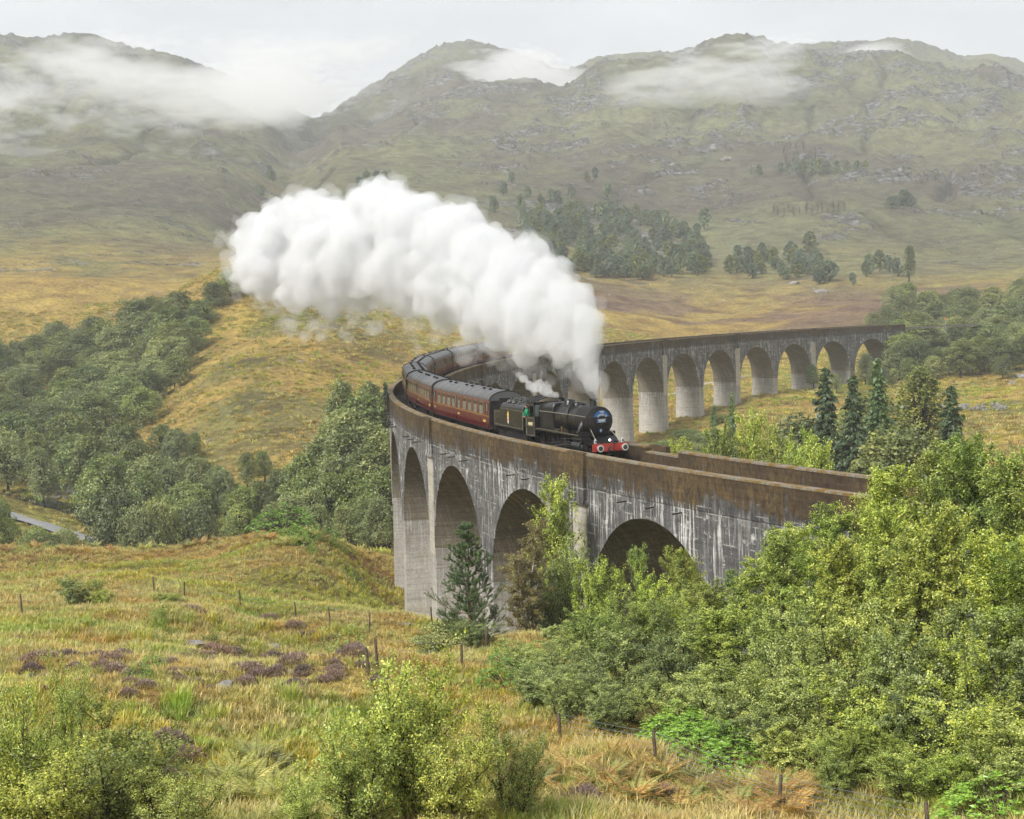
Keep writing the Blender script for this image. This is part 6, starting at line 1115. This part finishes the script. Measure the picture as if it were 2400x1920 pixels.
sg_ = empty('trackside_sign', tuple(trk(21.8*PITCH, -3.4, 0)-np.array([0, 0, 1.0])), 0, 'small orange trackside board beyond the far end of the viaduct', 'sign'); MB().box(-0.22, 0.22, -0.03, 0.03, 1.6, 2.3).build('board', paint('orange_board', (0.8, 0.25, 0.06), 0.6), sg_); MB().tube([(0, 0.04, -2), (0, 0.04, 2.3)], 0.04, 6).build('post', M_white, sg_)
# ------------------------------------------------------------------ steam, mist, haze
def volmat(name, dens, col=(0.99, 0.99, 0.99), an=0.0):
    m = bpy.data.materials.new(name); m.use_nodes = True; n = m.node_tree.nodes; n.remove(n['Principled BSDF']); v = n.new('ShaderNodeVolumePrincipled'); v.inputs['Color'].default_value = (*col, 1); v.inputs['Density'].default_value = dens; v.inputs['Anisotropy'].default_value = an
    m.node_tree.links.new(v.outputs[0], n['Material Output'].inputs['Volume']); return m
def blob(name, balls, voxel, mat, seed, amp):
    """union of many billows -> one closed skin, roughened"""
    bm = bmesh.new(); base = bmesh.new(); bmesh.ops.create_icosphere(base, subdivisions=2, radius=1.0); bv = np.array([v.co[:] for v in base.verts]); bf = np.array([[v.index for v in f.verts] for f in base.faces]); base.free(); bm.free()
    V = []; F = []
    for i, (c, r) in enumerate(balls): V.append(bv*r+c); F.append(bf+i*len(bv))
    me = mesh_np('tmp', np.concatenate(V), None, np.concatenate(F)); tmp = bpy.data.objects.new('tmp', me); COL.objects.link(tmp); rm = tmp.modifiers.new('r', 'REMESH'); rm.mode = 'VOXEL'; rm.voxel_size = voxel
    dg = bpy.context.evaluated_depsgraph_get(); me2 = bpy.data.meshes.new_from_object(tmp.evaluated_get(dg)); bpy.data.objects.remove(tmp)
    n = len(me2.vertices); co = np.empty(n*3, np.float32); me2.vertices.foreach_get('co', co); co = co.reshape(-1, 3).astype(float); nr = np.empty(n*3, np.float32); me2.vertices.foreach_get('normal', nr); nr = nr.reshape(-1, 3)
    for sc, a in amp: co = co + nr*((np.abs(vnoise(co[:, 0]/sc, co[:, 1]/sc, co[:, 2]/sc, seed))-0.28)*a)[:, None]
    me2.vertices.foreach_set('co', co.astype(np.float32).ravel()); me2.update()
    tmp = bpy.data.objects.new('tmp', me2); COL.objects.link(tmp); rm = tmp.modifiers.new('r', 'REMESH'); rm.mode = 'VOXEL'; rm.voxel_size = voxel*0.95; dg = bpy.context.evaluated_depsgraph_get(); me3 = bpy.data.meshes.new_from_object(tmp.evaluated_get(dg)); bpy.data.objects.remove(tmp); bpy.data.meshes.remove(me2); me2 = me3; me2.name = name; me2.materials.clear(); me2.materials.append(mat); return link(bpy.data.objects.new(name, me2))
rs = np.random.default_rng(2)
def rdist(u): return float(np.interp(u, [545, 800, 1100, 1400], [172, 150, 124, 101.5]))
big = [(1399, 935, 9), (1396, 918, 16), (1388, 895, 27), (1377, 866, 33), (1374, 828, 38), (1376, 785, 40), (1330, 790, 66), (1378, 752, 36), (1262, 785, 48), (1338, 728, 70), (1250, 735, 82), (1290, 660, 60), (1200, 705, 88), (1215, 630, 78), (1130, 705, 80), (1130, 615, 88), (1050, 665, 90), (1050, 570, 92), (1085, 530, 55), (960, 625, 100), (960, 535, 92), (860, 600, 100), (890, 505, 78), (905, 462, 42), (850, 470, 36), (800, 545, 78), (760, 620, 95), (735, 515, 68), (725, 475, 35), (660, 545, 78), (650, 625, 82), (605, 565, 62), (595, 630, 55), (690, 690, 45), (770, 690, 55), (850, 690, 48), (960, 705, 45), (1040, 740, 40), (1110, 770, 38), (1180, 790, 42), (1230, 830, 32)]
balls = []
for u, v, rp_ in big:
    r = rdist(u); c = at(u, v, r); R = rp_*r/FPX; balls.append((c, R*0.92))
    nb = int(np.clip(24*(R/1.5), 14, 80))
    for k in range(nb):
        d = rs.normal(size=3); d /= np.linalg.norm(d); rr = R*rs.uniform(0.13, 0.30); c2 = c+d*R*rs.uniform(0.80, 0.97); balls.append((c2, rr))
        for j in range(3):
            d2 = rs.normal(size=3)+d*0.9; d2 /= np.linalg.norm(d2); balls.append((c2+d2*rr*0.85, rr*rs.uniform(0.28, 0.5)))
plume = blob('steam_plume', balls, 0.18, volmat('dense_steam', 0.62, (0.902, 0.908, 0.918)), 5, ((2.6, 0.5), (1.1, 0.26), (0.5, 0.10)))
halo = blob('steam_halo', [(c, r*1.10+0.12) for c, r in balls[::2]], 0.26, volmat('thin_outer_steam', 0.16, (0.92, 0.925, 0.935)), 6, ((2.2, 1.3), (0.9, 0.7)))
tag(halo, 'soft ragged outer vapour around the white steam plume', 'steam', None, 'stuff')
tag(plume, 'billowing white steam plume trailing from the locomotive chimney', 'steam', None, 'stuff')
wis = []
for u, v, rp_ in ((1290, 922, 10), (1275, 915, 13), (1255, 910, 14), (1240, 905, 11), (1262, 898, 10), (1282, 905, 9), (1302, 928, 6), (1225, 890, 8), (1215, 880, 7)):
    r = 111 - (u-1220)*0.03; c = at(u, v, r); R = rp_*r/FPX; wis.append((c, R))
    for k in range(14): d = rs.normal(size=3); d /= np.linalg.norm(d); wis.append((c+d*R*rs.uniform(.6, 1.1), R*rs.uniform(.25, .5)))
puff = blob('safety_valve_steam', wis, 0.07, volmat('light_steam', 1.3, (0.93, 0.935, 0.94)), 9, ((0.5, 0.25), (0.2, 0.10)))
tag(puff, 'small white puff of steam over the locomotive firebox', 'steam', None, 'stuff')
def sheet(name, label, u0, u1, v0, v1, r, thick, mat, seed, sc, thr, fade, nx=110, ny=60, lean=0.0, mask=None):
    """bank of vapour: closed skin whose depth follows cloud noise, thinning to nothing at its rim"""
    U, W = np.meshgrid(np.linspace(u0, u1, nx), np.linspace(v0, v1, ny), indexing='ij'); a = (U-u0)/(u1-u0); b = (W-v0)/(v1-v0)
    P = np.stack([at(u, v, r) for u, v in zip(U.ravel(), W.ravel())]).reshape(nx, ny, 3); t_ = fbm(P[..., 0]/sc[0]+P[..., 1]/sc[0]*0.6, P[..., 2]/sc[1], 6, seed, 0.60)
    e = np.clip(np.minimum(np.minimum(a, 1-a)/fade[0], np.minimum(b, 1-b)/fade[1]), 0, 1); e = e*e*(3-2*e); t_ = np.clip((t_-thr)*3.4+(mask(U, W) if mask else 0), 0, 2.6)*0.62*e*thick; t_[t_ < 0.004*thick] = 0
    d = np.stack([ray(u, v) for u, v in zip(U.ravel(), W.ravel())]).reshape(nx, ny, 3); n = nx*ny; i = np.arange(n).reshape(nx, ny); q = np.stack([i[:-1, :-1], i[1:, :-1], i[1:, 1:], i[:-1, 1:]], -1).reshape(-1, 4); kp = (t_.ravel()[q] > 0).any(1); q = q[kp]
    if len(q) == 0: return None
    tt = np.maximum(t_, 2.0); A = P-d*tt[..., None]*0.5; B = P+d*tt[..., None]*0.5; V = np.concatenate([A.reshape(-1, 3), B.reshape(-1, 3)])
    ed = np.concatenate([q[:, [k, (k+1) % 4]] for k in range(4)]); key = np.minimum(ed[:, 0], ed[:, 1])*n+np.maximum(ed[:, 0], ed[:, 1]); uq, cn = np.unique(key, return_counts=True); rim = ed[np.isin(key, uq[cn == 1])]
    Q = np.concatenate([q, q[:, ::-1]+n, np.stack([rim[:, 1], rim[:, 0], rim[:, 0]+n, rim[:, 1]+n], 1)])
    used = np.unique(Q); mp_ = np.full(2*n, -1); mp_[used] = np.arange(len(used)); me = mesh_np(name, V[used], mp_[Q], smooth=True); fixn(me); me.materials.append(mat); return tag(link(bpy.data.objects.new(name, me)), label, 'mist', None, 'stuff')
M_mist = volmat('hill_mist', 0.0062)
def gauss(x, c, w): return np.exp(-((x-c)/w)**2)
sheet('hill_mist', 'drifting bank of mist across the left mountain', -160, 1000, 20, 420, 1230, 260, M_mist, 3, (150, 62), 0.08, (0.12, 0.3), 190, 100, mask=lambda U, W: 0.95*gauss(W, 150+0.12*U, 58)*sstep(40, 260, U)*(1-sstep(700, 900, U))+1.5*gauss(W, 235, 52)*gauss(U, 640, 130)+0.62*gauss(W, 165, 80)*gauss(U, 140, 220)-0.26)
sheet('hill_mist', 'pale mist filling the notch behind the valley', 420, 1000, 60, 360, 1640, 420, M_mist, 8, (200, 90), 0.0, (0.3, 0.3), 120, 80, mask=lambda U, W: 2.3*gauss(W, 205, 75)*gauss(U, 620, 165)-0.22)
sheet('hill_mist', 'white mist hiding the right shoulder of the central peak', 980, 1480, 30, 300, 1960, 420, M_mist, 5, (180, 80), 0.0, (0.25, 0.3), 120, 80, mask=lambda U, W: 2.8*gauss(W, 140, 52)*gauss(U, 1215, 95)-0.25)
sheet('hill_mist', 'thin veil of mist over the right crags', 1380, 1960, 50, 280, 1480, 240, M_mist, 6, (130, 60), 0.06, (0.2, 0.3), 140, 80, mask=lambda U, W: 0.42*gauss(W, 150, 55)*gauss(U, 1600, 90)+0.75*gauss(W, 115, 36)*gauss(U, 1830, 90)-0.38)
sheet('hill_mist', 'thin mist behind the farthest right summit', 1940, 2480, 40, 280, 1900, 300, M_mist, 7, (160, 70), 0.04, (0.2, 0.3), 120, 70, mask=lambda U, W: 1.3*gauss(W, 115, 40)*gauss(U, 2070, 90)+0.5*gauss(W, 155, 40)*gauss(U, 2320, 80)-0.25)
# torn vapour hanging under the plume
M_wisp = volmat('thin_steam', 0.13, (0.95, 0.95, 0.96))
def wisps(name, label, spots, seed, vox):
    b = []
    for u, v, rp_ in spots:
        r = rdist(u)+rs.uniform(-2, 3); R = rp_*r/FPX
        for k in range(9):
            d = rs.normal(size=3)*np.array([1.5, 1.5, 0.75]); b.append((at(u, v, r)+d*R*0.55, R*rs.uniform(.22, .6)))
    tag(blob(name, b, vox, M_wisp, seed, ((1.2, 0.9), (0.5, 0.5))), label, 'steam', None, 'stuff')
wisps('steam_wisps', 'torn thin shreds of steam hanging under the plume', [(700, 745, 32), (760, 765, 30), (640, 715, 32), (840, 750, 30), (900, 745, 28), (980, 765, 34), (1050, 795, 34), (1100, 815, 32), (1150, 830, 34), (1200, 850, 30), (1250, 865, 30), (1300, 880, 26), (590, 680, 28), (1220, 880, 16), (1180, 810, 34), (770, 790, 16), (930, 735, 26), (560, 620, 26), (548, 560, 24), (1405, 800, 18), (1412, 760, 16), (660, 735, 26), (720, 775, 22), (800, 770, 26), (870, 770, 24), (1010, 800, 24), (1080, 840, 24), (1130, 858, 20), (540, 590, 22), (552, 640, 22), (575, 520, 20), (1235, 560, 14), (1110, 500, 18), (1300, 620, 14)], 15, 0.16)
ztop = float(_Z2.max())+12
hb_ = MB().box(-2600, 4200, -150, 5300, min(-120.0, float(_Z2.min())-2), ztop).build('haze', volmat('thin_rain_haze', 0.00021, (0.93, 0.965, 1.0)), None); tag(hb_, 'thin rainy haze filling the valley air', 'haze', None, 'stuff')
hb_.display_type = 'BOUNDS'
